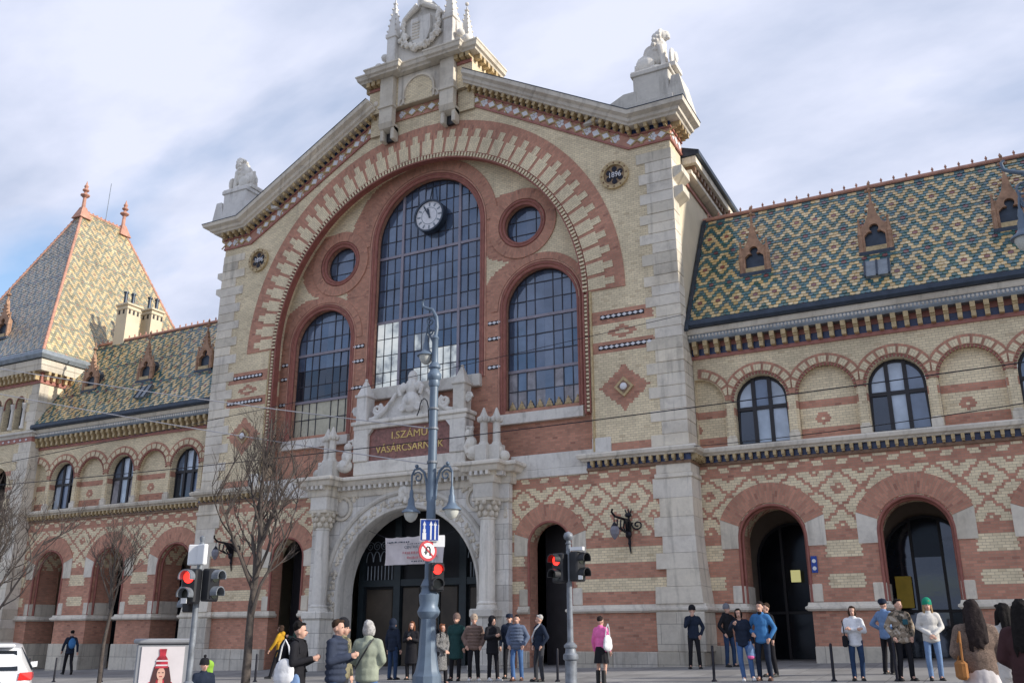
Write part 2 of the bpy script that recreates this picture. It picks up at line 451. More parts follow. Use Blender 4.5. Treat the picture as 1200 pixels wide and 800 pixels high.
M['glass3'] = glass_mat('dark_window_glass', (.02, .025, .035), .05, 1.8)
M['blindpane'] = simple('cream_blind_behind_glass', (.50, .47, .36), .25, var=.15, nscale=4)
M['curtain'] = simple('curtain_behind_glass', (.34, .33, .36), .12, var=.35, nscale=2.2)
def daylight_glow_mat():  # added glow stands in for daylight seen through the hall
    g = Graph('daylight_glow_pane'); p = g.pos(); n = g.noise(p, 1.1, 4, .6)
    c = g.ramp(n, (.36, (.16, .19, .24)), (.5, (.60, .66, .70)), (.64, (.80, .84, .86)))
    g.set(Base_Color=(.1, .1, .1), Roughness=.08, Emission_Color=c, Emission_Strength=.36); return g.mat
M['lit'] = daylight_glow_mat()
def tile_mat():
    g = Graph('glazed_roof_tile'); n = g.N('ShaderNodeAttribute'); n.attribute_name = 'Col'
    p = g.pos(); k = g.noise(p, .7, 5, .6)
    c = g.mix(1., n.outputs['Color'], g.ramp(k, (.3, .78), (.7, 1.1)), 'MULTIPLY')
    g.set(Base_Color=c, Roughness=.32, Coat_Weight=.55, Coat_Roughness=.12); g.b.inputs['Specular IOR Level'].default_value = .5; return g.mat
M['tile'] = tile_mat()
M['glass4'] = glass_mat('dim_shop_glass', (.012, .014, .018), .12, 1.33)
M['skypane'] = glass_mat('sky_reflection_pane', (.42, .48, .56), .12, 1.8)  # sky reflection painted into the pane's base colour
M['tilebed'] = simple('roof_boarding', (.03, .035, .04), .8)

# ------------------------------------------------------------------ the market hall
HALL = thing('market_hall', 'long yellow and red brick market hall with stepped gable and glazed tile roofs', 'building')
PW = 10.9                                             # half width of the gable block
WX, WY = 17.37, 1.0                                   # centre of a wing, its front plane

# --- gable wall: front sheet with the great arch cut out
def gable_wall():
    out = [(-PW, -.6), (PW, -.6), (PW, 18.9), (9.3, 18.9), (2.2, 22.98), (2.2, 24.0), (-2.2, 24.0), (-2.2, 22.98), (-9.3, 18.9), (-PW, 18.9)]
    big = [(-7.5, 7.2), (7.5, 7.2)]+arc(0, 13.4, 7.5, 0, pi, 48)
    portal = arch_poly(0, 3.4, 3.0, -.55, 28)
    side = [arch_poly(s*5.8, .78, 4.42, -.55, 16) for s in (-1, 1)]
    o = MB().prism(out, 0, .62, [big, portal]+side).build('gable_wall', M['pav'], HALL)
    MB().box(-PW, PW, .62, .9, 0, 7.2) if 0 else None
    return o
GW = gable_wall()
def field_wall():
    out = [(-7.7, 7.0), (7.7, 7.0)]+arc(0, 13.4, 7.7, 0, pi, 40)
    holes = [arch_poly(0, 2.62, 17.6, 11.15, 28)]
    for s in (-1, 1):
        holes.append(arch_poly(s*5.25, 1.56, 13.55, 9.5, 22)); holes.append(arc(s*4.5, 17.1, .86, 0, 2*pi, 24)[:-1])
    return MB().prism(out, .625, 1.15, holes).build('window_field_wall', M['field'], HALL)
FW = field_wall()
# side walls and roof of the nave behind the gable
MB().box(10.55, PW-.01, .63, 46, -.6, 18.75).build('nave_side_wall', M['cream'], HALL)
MB().box(-PW+.01, -10.55, .63, 46, -.6, 18.75).build('nave_side_wall', M['cream'], HALL)
MB().box(-10.5, 10.5, 45.5, 46, -.6, 18.7).build('nave_back_wall', M['cream'], HALL)
rf = MB(); rf.prism([(-11.6, 18.72), (11.6, 18.72), (11.6, 18.9), (0, 23.1), (-11.6, 18.9)], 1.35, 46.2)
NR = rf.build('nave_roof', M['gutter'], HALL)
for s in (-1, 1):
    e = MB().box(10.92, 11.25, 1.4, 46, 18.0, 18.16).box(10.92, 11.45, 1.4, 46, 18.42, 18.7)
    if s < 0: e.mirror()
    E_ = e.build('side_cornice', M['stone'], HALL)
    c = MB().box(-.0, .42, -.09, .09, 0, .25).mesh('side_corbel', M['ochre_dark'])
    for i in range(48): link('side_corbel', c, E_, (s*10.92, 1.7+i*.42, 18.165), rot=(0, 0, 0 if s > 0 else pi))
    e = MB().box(10.915, 10.96, 1.4, 46, 17.72, 17.86)
    if s < 0: e.mirror()
    e.build('red_band', M['maroon'], HALL)
    for z, y in ((17.2, 1.0), (16.4, .8)):
        b = MB().hull([(10.9, .02, z), (11.28, .02, z+.25), (10.9, .02, z+.5), (11.28, .02, z+.5), (10.9, y, z), (11.28, y, z+.25), (10.9, y, z+.5), (11.28, y, z+.5)])
        if s < 0: b.mirror()
        b.build('shoulder_corbel', M['stone'], HALL)

# --- quoins: every stone its own block
def quoins():
    for s in (-1, 1):
        z = 7.47; k = 0
        while z < 18.4:
            h = random.uniform(.38, .44); h = min(h, 18.78-z)
            w = (1.28 if k % 2 == 0 else .92)+random.uniform(-.07, .07)
            j = random.uniform(0, .012)
            q = MB().bevbox(PW-w, PW+.03+j, -.03-j, .98 if z < 11.5 else .6, z+.006, z+h-.006, .012)
            if s < 0: q.mirror()
            q.build('quoin_stone', M['stone'], GW); z += h; k += 1
        # battered corner pier of the ground storey
        z = 2.42; k = 0
        while z < 6.35:
            h = min(random.uniform(.5, .62), 6.4-z)
            if 6.4-z-h < .2: h = 6.4-z
            w = (1.3 if k % 2 == 0 else 1.0)+random.uniform(-.08, .08)
            b0 = .2*max(0, (4.9-z)/2.5)**1.5; b1 = .2*max(0, (4.9-z-h)/2.5)**1.5
            if z > 4.9: b0 = b1 = 0
            if z+h > 4.9: b1 = 0
            e = .004; x0 = PW-w
            q = MB().hull([(x0, -.05-b0, z+e), (PW+.05+b0, -.05-b0, z+e), (x0, -.05-b1, z+h-e), (PW+.05+b1, -.05-b1, z+h-e),
                           (x0, .98, z+e), (PW+.05+b0, .98, z+e), (x0, .98, z+h-e), (PW+.05+b1, .98, z+h-e)])
            if s < 0: q.mirror()
            q.build('quoin_stone', M['stone'], GW); z += h; k += 1
        q = MB().bevbox(PW-1.2, PW+.10, -.10, .98, 6.40, 6.55, .02).bevbox(PW-1.15, PW+.04, -.04, .98, 6.55, 6.9, .02)
        if s < 0: q.mirror()
        q.build('quoin_stone', M['stone'], GW)
        q = MB().bevbox(PW-1.3, PW+.26, -.28, .98, .985, 2.17, .02)
        if s < 0: q.mirror()
        q.build('pier_block', M['plinth'], GW)
quoins()

# --- plinth and its string course, in runs between the openings
def plinth_run(x0, x1, y, ztop, depth=.5, parent=HALL):
    n = max(1, round((x1-x0)/1.3))
    for i in range(n):
        a = x0+(x1-x0)*i/n; b = x0+(x1-x0)*(i+1)/n
        MB().bevbox(a+.004, b-.004, y-.2-random.uniform(0, .01), y+depth, -.6, ztop, .02).build('plinth_block', M['plinth'], parent)
STR = [(0, 2.17), (.10, 2.17), (.17, 2.23), (.17, 2.29), (.10, 2.33), (.08, 2.42), (0, 2.42)]
def string_run(path, prof, name, mat, parent=HALL):
    """moulding along a plan path (x, y), street side on the right-hand walking left to right"""
    P = []; O = []; n = len(path)
    for i, p in enumerate(path):
        ns = []
        for a, b in ((i-1, i), (i, i+1)):
            if 0 <= a and b < n:
                d = Vector((path[b][0]-path[a][0], path[b][1]-path[a][1])).normalized(); ns.append(Vector((d.y, -d.x)))
        v = ns[0] if len(ns) == 1 else (ns[0]+ns[1])/(1+ns[0].dot(ns[1]))
        P.append((p[0], p[1], 0)); O.append((v.x, v.y, 0))
    return MB().sweep(P, O, [(0, 0, 1)]*n, prof).build(name, mat, parent)
for s in (-1, 1):
    runs = [(6.62, PW+.2), (4.62, 5.0)]
    for a, b in runs:
        x0, x1 = (a, b) if s > 0 else (-b, -a)
        plinth_run(x0, x1, -.02 if b < 6 else -.12, .98)
    p = [(6.6, -.02), (9.4, -.02)]
    string_run([(6.58, .3), (6.58, 0), (9.55, 0), (9.55, -.12), (PW+.22, -.12), (PW+.22, .8)] if s > 0 else [(-PW-.22, .8), (-PW-.22, -.12), (-9.55, -.12), (-9.55, 0), (-6.58, 0), (-6.58, .3)], STR, 'plinth_moulding', M['stone'])
    string_run([(s*4.8-.2, 0), (s*4.8+.22, 0)] if s > 0 else [(s*4.8-.22, 0), (s*4.8+.2, 0)], STR, 'plinth_moulding', M['stone'])

# --- arches with voussoirs
def voussoir_ring(cx, zs, r0, r1, y, a0, parent, n=24):
    mb = MB(); ring(mb, cx, zs, r0, r1, y-.035, y+.02, a0, pi-a0, n); return mb.build('arch_ring', M['vred'], parent)
def roll(cx, r, zs, zb, y, rad, mat, parent, name='arch_moulding', n=28):
    P, O, U = arch_frames(cx, r, zs, zb, y, n)
    prof = [(rad*cos(a), rad*sin(a)) for a in [2*pi*k/8 for k in range(8)]]
    return MB().sweep(P, O, U, prof).build(name, mat, parent, smooth=50)
for s in (-1, 1):
    cx = s*5.8
    voussoir_ring(cx, 4.42, .84, 1.42, 0, radians(18), HALL)
    roll(cx, .81, 4.42, 2.42, .0, .05, M['terra_dark'], HALL)
    for t in (-1, 1):
        st = MB().prism([(cx+t*x, z) for x, z in ((.80, 4.1), (1.36, 4.1), (1.36, 4.86), (.84*cos(radians(18)), 4.42+.84*sin(radians(18))), (.8, 4.42))][::t], -.03, .3).build('springer_stone', M['stone'], HALL)
        MB().bevbox(cx+t*.99-.19, cx+t*.99+.19, -.03, .5, 2.43, 2.98, .02).build('impost_stone', M['stone'], HALL)
    # reveal and dark door inside
    MB().box(cx-.78, cx+.78, 1.3, 1.4, -.2, 5.3).build('side_door', M['dark'], HALL)

# --- the great arch: red ring, stepped yellow teeth, dentil ring
GA = MB(); ring(GA, 0, 13.4, 7.52, 8.95, -.03, .02, 0, pi, 72); GA = GA.build('great_arch_ring', M['vred'], HALL)
def tooth():
    mb = MB()
    def blk(w, ra, rb):
        c = [(-w, ra), (w, ra), (w*rb/ra, rb), (-w*rb/ra, rb)]
        vs = [(x, -.05, z) for x, z in c]+[(x, .0, z) for x, z in c]
        uv = [[(z, x+.1) for x, z in c]]+[[(0, 0), (.1, 0), (.1, .1), (0, .1)]]*4
        mb.add(vs, [(0, 1, 2, 3), (0, 4, 5, 1), (1, 5, 6, 2), (2, 6, 7, 3), (3, 7, 4, 0)], uv)
    blk(.215, 7.53, 8.2); blk(.125, 8.202, 8.56)
    return mb.mesh('arch_tooth', M['vyel'])
tm = tooth(); NT = 42
for i in range(NT):
    a = (i+.5)*pi/NT; link('arch_tooth', tm, GA, (0, 0, 13.4), rot=(0, pi/2-a, 0))
P, O, U = arch_frames(0, 7.28, 13.4, 8.9, .05, 72)
MB().sweep(P, O, U, [(-.2, -.02), (.1, -.02), (.1, .05), (.02, .08), (.02, .16), (.1, .17), (.1, .23), (-.2, .23)]).build('great_arch_moulding', M['terra_dark'], HALL, smooth=40)
dn = MB()
for i in range(150):
    a = (i+.5)*pi/150; c, s_ = cos(a), sin(a)
    for dv in ((7.31, 7.49),):
        w = .042; q = []
        for r in dv:
            for t in (-w, w):
                for y in (-.075, .03): q.append((r*c-t*s_, y, 13.4+r*s_+t*c))
        dn.add(q, [(0, 2, 3, 1), (4, 5, 7, 6), (0, 1, 5, 4), (2, 6, 7, 3), (0, 4, 6, 2), (1, 3, 7, 5)])
for s in (-1, 1):
    for i in range(30):
        z = 9.0+i*.147; dn.box(s*7.41-.05, s*7.41+.05, -.075, .03, z-.042, z+.042)
dn.build('dentil_ring', M['yel'], HALL, kind='stuff')
for s in (-1, 1):
    MB().tube([(s*7.58, -.02, 7.5), (s*7.58, -.02, 13.4)], .05, 8).build('corner_roll', M['ochre'], HALL, smooth=60)
    MB().box(s*8.25-.72, s*8.25+.72, -.025, .02, 7.46, 7.5) if 0 else None

# --- rings and mouldings of the gable windows
FY = .625
def win_moulds(cx, r, zs, zb, steps, circ=False):
    for k, (dr, y, rad, m) in enumerate(steps):
        if circ:
            P = [(cx+(r+dr)*cos(2*pi*i/36), y, zs+(r+dr)*sin(2*pi*i/36)) for i in range(36)]; U = [(cos(2*pi*i/36), 0, sin(2*pi*i/36)) for i in range(36)]
            prof = [(rad*cos(a), rad*sin(a)) for a in [2*pi*q/8 for q in range(8)]]
            MB().sweep(P, [(0, -1, 0)]*36, U, prof, close=True).build('window_moulding', M[m], HALL, smooth=50)
        else: roll(cx, r+dr, zs, zb, y, rad, M[m], HALL, 'window_moulding')
stp = [(.0, FY+.05, .07, 'terra_dark'), (.12, FY-.0, .055, 'terra_dark'), (.22, FY-.01, .04, 'terra')]
win_moulds(0, 2.62, 17.6, 11.0, stp); mb = MB(); ring(mb, 0, 17.6, 2.9, 3.4, FY-.04, FY+.02, 0, pi, 40); mb.build('window_arch_ring', M['vred'], HALL)
for s in (-1, 1):
    win_moulds(s*5.25, 1.56, 13.55, 9.4, stp); mb = MB(); ring(mb, s*5.25, 13.55, 1.84, 2.12, FY-.035, FY+.02, 0, pi, 32); mb.build('window_arch_ring', M['vred'], HALL)
    win_moulds(s*4.5, .86, 17.1, 0, [(.0, FY+.05, .07, 'terra_dark'), (.12, FY-.01, .06, 'terra_dark')], True)
    mb = MB(); ring(mb, s*4.5, 17.1, 1.06, 1.5, FY-.05, FY+.02, 0, 2*pi, 40); mb.build('window_arch_ring', M['vred'], HALL)
# toothed yellow corner pieces are in the wall pattern; stone sills
MB().bevbox(-2.72, 2.72, FY-.22, FY+.4, 10.6, 11.1, .03).build('window_sill', M['white'], HALL)
for s in (-1, 1): MB().hull([(s*5.25+a, y, z) for a in (-1.75, 1.75) for y, z in ((FY-.2, 8.95), (FY+.4, 8.95), (FY-.2, 9.32), (FY+.4, 9.52))]).build('window_sill', M['white'], HALL)

# --- glazing
def zspan(poly, x):
    zs = []
    for i in range(len(poly)):
        a, b = poly[i], poly[(i+1) % len(poly)]
        if (a[0]-x)*(b[0]-x) < 0: zs.append(a[1]+(b[1]-a[1])*(x-a[0])/(b[0]-a[0]))
    return (min(zs), max(zs)) if len(zs) > 1 else None
def xspan(poly, z):
    r = zspan([(b, a) for a, b in poly], z); return r
def glazing(name, poly, y, xs, zs, hx, hz, pick, bar=.016, heavy=.055, hm='mull', tilt=1.1, parent=HALL, frame=None, framemat='bars'):
    """a window: frame with iron bars and one glass pane in every opening"""
    cx = sum(p[0] for p in poly)/len(poly); 
    fr = MB(); n = len(poly)
    c = (sum(p[0] for p in poly)/n, sum(p[1] for p in poly)/n)
    # outer frame
    fw = frame or .05
    inner = [(p[0]+(c[0]-p[0])*fw/hypot(p[0]-c[0], p[1]-c[1]), p[1]+(c[1]-p[1])*fw/hypot(p[0]-c[0], p[1]-c[1])) for p in poly]
    fr.prism(poly, y-.04, y+.04, [inner])
    W = fr.build(name, M[framemat], parent)
    for x in xs:
        r = zspan(poly, x)
        if r: h = heavy if x in hx else bar; MB().box(x-h, x+h, y-(.07 if x in hx else .025), y+.02, r[0], r[1]).build('mullion' if x in hx else 'glazing_bar', M[hm if x in hx else 'bars'], W)
    for z in zs:
        r = xspan(poly, z)
        if r: h = heavy if z in hz else bar; MB().box(r[0], r[1], y-(.06 if z in hz else .022), y+.018, z-h, z+h).build('transom' if z in hz else 'glazing_bar', M[hm if z in hz else 'bars'], W)
    X = [min(p[0] for p in poly)]+sorted(xs)+[max(p[0] for p in poly)]; Z = [min(p[1] for p in poly)]+sorted(zs)+[max(p[1] for p in poly)]
    cache = {}
    for i in range(len(X)-1):
        for j in range(len(Z)-1):
            q = clip_poly([(X[i], Z[j]), (X[i+1], Z[j]), (X[i+1], Z[j+1]), (X[i], Z[j+1])], poly)
            if len(q) < 3: continue
            ar = abs(sum(q[k][0]*q[(k+1) % len(q)][1]-q[(k+1) % len(q)][0]*q[k][1] for k in range(len(q))))/2
            if ar < .004: continue
            px, pz = sum(p[0] for p in q)/len(q), sum(p[1] for p in q)/len(q)
            m = pick(i, j, px, pz)
            full = ar > .999*(X[i+1]-X[i])*(Z[j+1]-Z[j]); key = (round(X[i+1]-X[i], 3), round(Z[j+1]-Z[j], 3), m)
            if full and key in cache: me = cache[key]
            else:
                me = MB().prism([(p[0]-px, p[1]-pz) for p in q], -.005, .005).mesh('pane', M[m])
                if full: cache[key] = me
            t = radians(tilt)
            link('pane', me, W, (px, y+.008, pz), rot=(random.gauss(0, t), 0, random.gauss(0, t)))
    return W
def grid(a, b, n): return [a+(b-a)*i/n for i in range(1, n)]
GY = .98
zs = [11.15+.7325*i for i in range(1, 13)]
hz = [zs[3], zs[7]]
xs = [-1.42, 1.42]+grid(-2.62, -1.42, 3)+grid(1.42, 2.62, 3)+grid(-1.42, 1.42, 8)
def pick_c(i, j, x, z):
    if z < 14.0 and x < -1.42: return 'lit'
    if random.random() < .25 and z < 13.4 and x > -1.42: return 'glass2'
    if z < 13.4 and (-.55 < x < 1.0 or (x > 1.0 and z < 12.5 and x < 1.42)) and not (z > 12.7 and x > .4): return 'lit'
    if -1.42 < x < -.5 and z < 12.9: return 'glass3'
    return random.choice(['glass', 'glass', 'glass2'])
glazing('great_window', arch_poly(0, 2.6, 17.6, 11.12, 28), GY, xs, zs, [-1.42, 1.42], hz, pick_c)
for s in (-1, 1):
    c = s*5.25; zs2 = [9.5, 10.3, 11.08, 11.8, 12.5, 13.2, 13.9, 14.6]; xs2 = [c+v for v in grid(-1.54, 1.54, 8)]
    def pick_s(i, j, x, z):
        if z < 11.08: return ('blindpane' if s < 0 else random.choice(['glass2', 'curtain', 'glass2']))
        if s < 0 and z < 12.5: return 'glass3'
        return random.choice(['glass', 'glass2'])
    W = glazing('gable_side_window', arch_poly(c, 1.54, 13.55, 9.5, 22), GY, xs2, zs2[1:], [], [11.08, 13.2], pick_s)
    if s > 0:
        pm = MB().ball((0, 0, .14), (.1, .03, .13)).ball((-.09, 0, .06), (.06, .03, .07)).ball((.09, 0, .06), (.06, .03, .07)).ball((0, 0, .29), (.035, .03, .05)).mesh('palmette', M['ochre'], 60)
        for k in range(8): link('palmette', pm, W, (c-1.35+k*.385, GY-.07, 9.56))
    glazing('round_window', arc(s*4.5, 17.1, .84, 0, 2*pi, 24)[:-1], GY, [s*4.5-.45, s*4.5, s*4.5+.45], [16.75, 17.35], [], [], lambda i, j, x, z: random.choice(['glass', 'glass2']))
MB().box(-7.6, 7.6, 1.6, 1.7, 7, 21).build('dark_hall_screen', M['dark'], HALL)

# --- small black and white tile strips
def strip(x0, x1, z, y, parent):
    b = MB().box(x0, x1, y-.03, y+.01, z-.075, z+.075).build('dark_tile_strip', M['iron'], parent)
    n = round((x1-x0)/.21); dm = strip.dm
    for i in range(n): link('white_tile', dm, b, (x0+(i+.5)*(x1-x0)/n, y-.035, z))
strip.dm = MB().prism([(-.095, 0), (0, -.062), (.095, 0), (0, .062)], -.008, .008).mesh('white_tile', M['wtile'])
for s in (-1, 1):
    for z, a, b in ((12.34, 7.95, 9.6), (11.2, 7.85, 9.85)): strip(min(s*a, s*b), max(s*a, s*b), z, 0, HALL)
    for z in (13.1, 12.45, 11.3):
        strip(min(s*2.98, s*3.55), max(s*2.98, s*3.55), z, FY, HALL)
        strip(min(s*7.02, s*7.42), max(s*7.02, s*7.42), z-.3, FY, HALL)
    # stepped diamond with a ceramic boss, round date plaque
    d = MB().prism([(s*8.75+x, 9.69+z) for x, z in ((-.36, 0), (0, -.36), (.36, 0), (0, .36))], -.07, .02).build('diamond_boss', M['ochre'], HALL)
    MB().prism([(s*8.75+x, 9.69+z) for x, z in ((-.24, 0), (0, -.24), (.24, 0), (0, .24))], -.09, -.06).build('boss_panel', M['ochre_dark'], d)
    MB().ball((s*8.75, -.1, 9.69), (.13, .06, .13)).build('boss_rosette', M['wtile'], d, smooth=60)
    pq = MB(); ring(pq, s*8.72, 17.86, .42, .56, -.12, .01, 0, 2*pi, 32); pq.uv = {}
    PQ = pq.build('date_plaque', M['ochre'], HALL)
    MB().prism(arc(s*8.72, 17.86, .43, 0, 2*pi, 32)[:-1], -.04, .01).build('plaque_ground', M['plaq'], PQ)
    for k in range(6):
        a = k*pi/3+pi/6; MB().prism(arc(s*8.72+.26*cos(a), 17.86+.26*sin(a), .105, 0, 2*pi, 14)[:-1], -.055, -.03).build('plaque_foil', M['iron'], PQ)
    MB().prism(arc(s*8.72, 17.86, .16, 0, 2*pi, 18)[:-1], -.058, -.03).build('plaque_foil', M['iron'], PQ)
    for k in range(12):
        a = k*pi/6; MB().ball((s*8.72+.49*cos(a), -.12, 17.86+.49*sin(a)), .035, 8, 5).build('plaque_bead', M['ochre_dark'], PQ)
def text(body, size, mat, loc, rot, parent, name='lettering', depth=.01, align='CENTER', sx=1.):
    cu = bpy.data.curves.new('t', 'FONT'); cu.body = body; cu.size = size; cu.extrude = depth; cu.align_x = align; cu.align_y = 'CENTER'; cu.resolution_u = 3
    o = bpy.data.objects.new('t', cu); me = evaluated_mesh(o); bpy.data.objects.remove(o); me.materials.clear(); me.materials.append(mat); me.name = name
    return link(name, me, parent, loc, rot, scale=(sx, 1, 1))
for s in (-1, 1): text('1896', .31, M['wtile'], (s*8.72+(.02), -.075, 17.86), (pi/2, 0, 0), HALL, 'date_figures', .015, sx=.85)

# --- gable cornice: frieze band, corbels, crowning moulding on a raked path
SL = atan2(4.22, 7.4)                                # rake angle
def gable_frames(s):
    nu = Vector((s*sin(SL), 0, cos(SL))); kn = (nu+Vector((0, 0, 1)))/(1+nu.z)
    P = [(s*1.9, 0, 23.07), (s*9.3, 0, 18.85), (s*PW, 0, 18.85), (s*PW, 1.35, 18.85)]
    O = [(0, -1, 0), (0, -1, 0), (s, -1, 0), (s, 0, 0)]; U = [nu, kn, (0, 0, 1), (0, 0, 1)]
    return P, O, U
for s in (-1, 1):
    P, O, U = gable_frames(s)
    def part(prof, name, mat, parent=HALL): return MB().sweep(P, O, U, prof).build(name, M[mat], parent)
    part([(-.02, -.06), (.07, -.06), (.07, .02), (-.02, .02)], 'gable_red_band', 'maroon')
    FZ = part([(-.02, .02), (.045, .02), (.045, .42), (-.02, .42)], 'gable_frieze', 'terra')
    part([(-.02, .42), (.10, .42), (.10, .5), (-.02, .5)], 'gable_red_band', 'maroon')
    CB = part([(-.02, .5), (.06, .5), (.06, .72), (-.02, .72)], 'corbel_ground', 'blue')
    part([(-.02, .70), (.42, .70), (.46, .76), (.56, .80), (.60, .90), (.80, .97), (.84, 1.12), (.70, 1.16), (-.02, 1.22)], 'gable_cornice', 'stone')
    part([(.2, 1.19), (.86, 1.125), (.86, 1.15), (.2, 1.22)], 'cornice_flashing', 'gutter')
    cm = MB().box(-.062, .062, -.34, .0, 0, .19).box(-.05, .05, -.2, .0, -.07, 0).mesh('corbel', M['ochre'])
    dm = MB().prism([(-.19, 0), (0, -.165), (.19, 0), (0, .165)], -.02, 0).mesh('frieze_diamond', M['wtile'])
    fm = MB().ball((0, 0, 0), (.055, .03, .055), 8, 5)
    for k in range(6): fm.ball((.13*cos(k*pi/3), 0, .13*sin(k*pi/3)), (.075, .025, .075), 8, 5)
    fm = fm.mesh('frieze_flower', M['wtile'], 60)
    xm = MB()
    for t in (-1, 1): xm.tube([(-.25, -.01, -t*.19), (.25, -.01, t*.19)], .032, 5)
    xm = xm.mesh('frieze_lattice', M['ochre'])
    L1 = hypot(7.4, 4.22); n1 = Vector((s*sin(SL), 0, cos(SL))); d1 = Vector((s*cos(SL), 0, -sin(SL)))
    rake = (0, s*SL, 0)
    for i in range(25):
        p = Vector((s*1.9, 0, 23.07))+d1*(.3+i*(L1-.45)/25)+n1*.53
        link('corbel', cm, CB, p+Vector((0, -.06, 0)), rot=rake)
    for i in range(5): link('corbel', cm, CB, (s*(9.42+i*.35), -.06, 19.38))
    for i in range(4): link('corbel', cm, CB, (s*(PW+.06), .15+i*.35, 19.38), rot=(0, 0, s*pi/2))
    k = 0; m = 18
    for i in range(m):
        p = Vector((s*1.9, 0, 23.07))+d1*(.35+i*(L1-.6)/m)+n1*.22
        link('frieze_flower' if i % 3 == 2 else 'frieze_diamond', fm if i % 3 == 2 else dm, FZ, p+Vector((0, -.048, 0)), rot=rake)
        if i % 3 != 2: link('frieze_lattice', xm, FZ, p+d1*.225+Vector((0, -.055, 0)), rot=rake)
    for i in range(4):
        p = Vector((s*(9.45+i*.4), -.048, 19.07)); link('frieze_flower' if i == 2 else 'frieze_diamond', fm if i == 2 else dm, FZ, p)
        if i != 2: link('frieze_lattice', xm, FZ, p+Vector((s*.2, -.007, 0)))
    for i in range(3): link('frieze_diamond', dm, FZ, (s*(PW+.048), .25+i*.4, 19.07), rot=(0, 0, s*pi/2))
# straight frieze under the attic
FZ = MB().prism([(-1.95, 22.98), (-1.95, 23.4), (0, 23.55), (1.95, 23.4), (1.95, 22.98), (0, 22.98)], -.06, .02).build('attic_frieze', M['terra'], HALL)
for i in range(7):
    x = -1.5+i*.5
    if abs(abs(x)-1.5) < .1: continue
    link('frieze_flower' if i % 2 else 'frieze_diamond', fm if i % 2 else dm, FZ, (x, -.065, 23.24))
    link('frieze_lattice', xm, FZ, (x+.25, -.07, 23.24))

# --- attic block with the coat of arms
AT = MB().box(-2.65, 2.65, -.32, 1.9, 23.5, 25.0).box(1.85, 2.65, -.12, 1.9, 22.5, 23.49).box(-2.65, -1.85, -.12, 1.9, 22.5, 23.49).build('attic_block', M['yel'], HALL)
MB().box(-1.1, 1.1, -.345, -.3, 23.52, 24.98).build('attic_panel', M['stone'], AT)
P, O, U = arch_frames(0, .78, 24.0, 23.52, -.35, 16)
MB().sweep(P, O, U, [(-.02, -.05), (.06, -.05), (.06, .05), (-.02, .05)]).build('attic_arch', M['stone'], AT)
MB().prism(arch_poly(0, .7, 24.0, 23.53, 14), -.352, -.32).build('attic_niche', M['yel'], AT)
for s in (-1, 1):
    MB().tube([(s*1.05, -.36, 23.5), (s*.95, -.37, 23.75), (s*.75, -.38, 23.85), (s*.68, -.4, 23.75)], [.05, .06, .06, .05], 6).build('attic_scroll', M['stone'], AT, smooth=60)
    p = MB().bevbox(s*1.55-.35, s*1.55+.35, -.6, -.3, 22.7, 25.0, .02).bevbox(s*1.55-.4, s*1.55+.4, -.66, -.3, 23.45, 23.6, .02)
    p.hull([(s*1.55+a, y, z) for a in (-.36, .36) for y, z in ((-.1, 22.35), (-.62, 22.7), (-.1, 22.7), (-.5, 22.5))])
    for t in (-1, 1): p.bevbox(s*1.55+t*.27-.09, s*1.55+t*.27+.09, -.45, -.05, 21.95, 22.6, .03)
    PL = p.build('attic_pilaster', M['stone'], AT)
    MB().box(s*1.55-.16, s*1.55+.16, -.2, -.06, 21.98, 22.4).build('console_shade_block', M['dark'], PL)  # solid dark block stands in for the shade between the consoles
    MB().box(s*2.28-.35, s*2.28+.35, -.38, -.3, 24.62, 24.76).build('attic_red_band', M['maroon'], AT)
    MB().ball((s*2.3, -.33, 24.0), (.14, .04, .14)).build('attic_boss', M['stone'], AT, smooth=60)
    cm2 = MB().box(-.09, .09, -.3, 0, 0, .22).mesh('corbel', M['ochre'])
    for i in range(3): link('corbel', cm2, AT, (s*(2.0+i*.28), -.32, 24.78))
    for i in range(6): link('corbel', cm2, AT, (s*2.65, -.1+i*.36, 24.78), rot=(0, 0, s*pi/2))
string_run([(-2.65, 1.9), (-2.65, -.32), (-2.0, -.32), (-2.0, -.6), (-1.1, -.6), (-1.1, -.32), (1.1, -.32), (1.1, -.6), (2.0, -.6), (2.0, -.32), (2.65, -.32), (2.65, 1.9)],
           [(-.3, 25.0), (.3, 25.0), (.33, 25.07), (.42, 25.12), (.46, 25.26), (.5, 25.3), (.5, 25.36), (-.3, 25.42)], 'attic_cornice', M['stone'], AT)
MB().box(-2.6, 2.6, -.3, 1.85, 25.0, 25.4).build('attic_top', M['lead'], AT)
cr = [(-2.75, 25.4), (2.75, 25.4), (2.7, 25.7), (2.35, 25.75), (2.2, 26.1), (1.9, 26.15), (1.8, 26.5), (1.75, 27.3), (1.2, 27.35), (1.0, 27.9), (.55, 28.5), (-.55, 28.5), (-1.0, 27.9), (-1.2, 27.35), (-1.75, 27.3), (-1.8, 26.5), (-1.9, 26.15), (-2.2, 26.1), (-2.35, 25.75), (-2.7, 25.7)]
CR = MB().prism(cr, -.22, .35).build('coat_of_arms_slab', M['white'], AT)
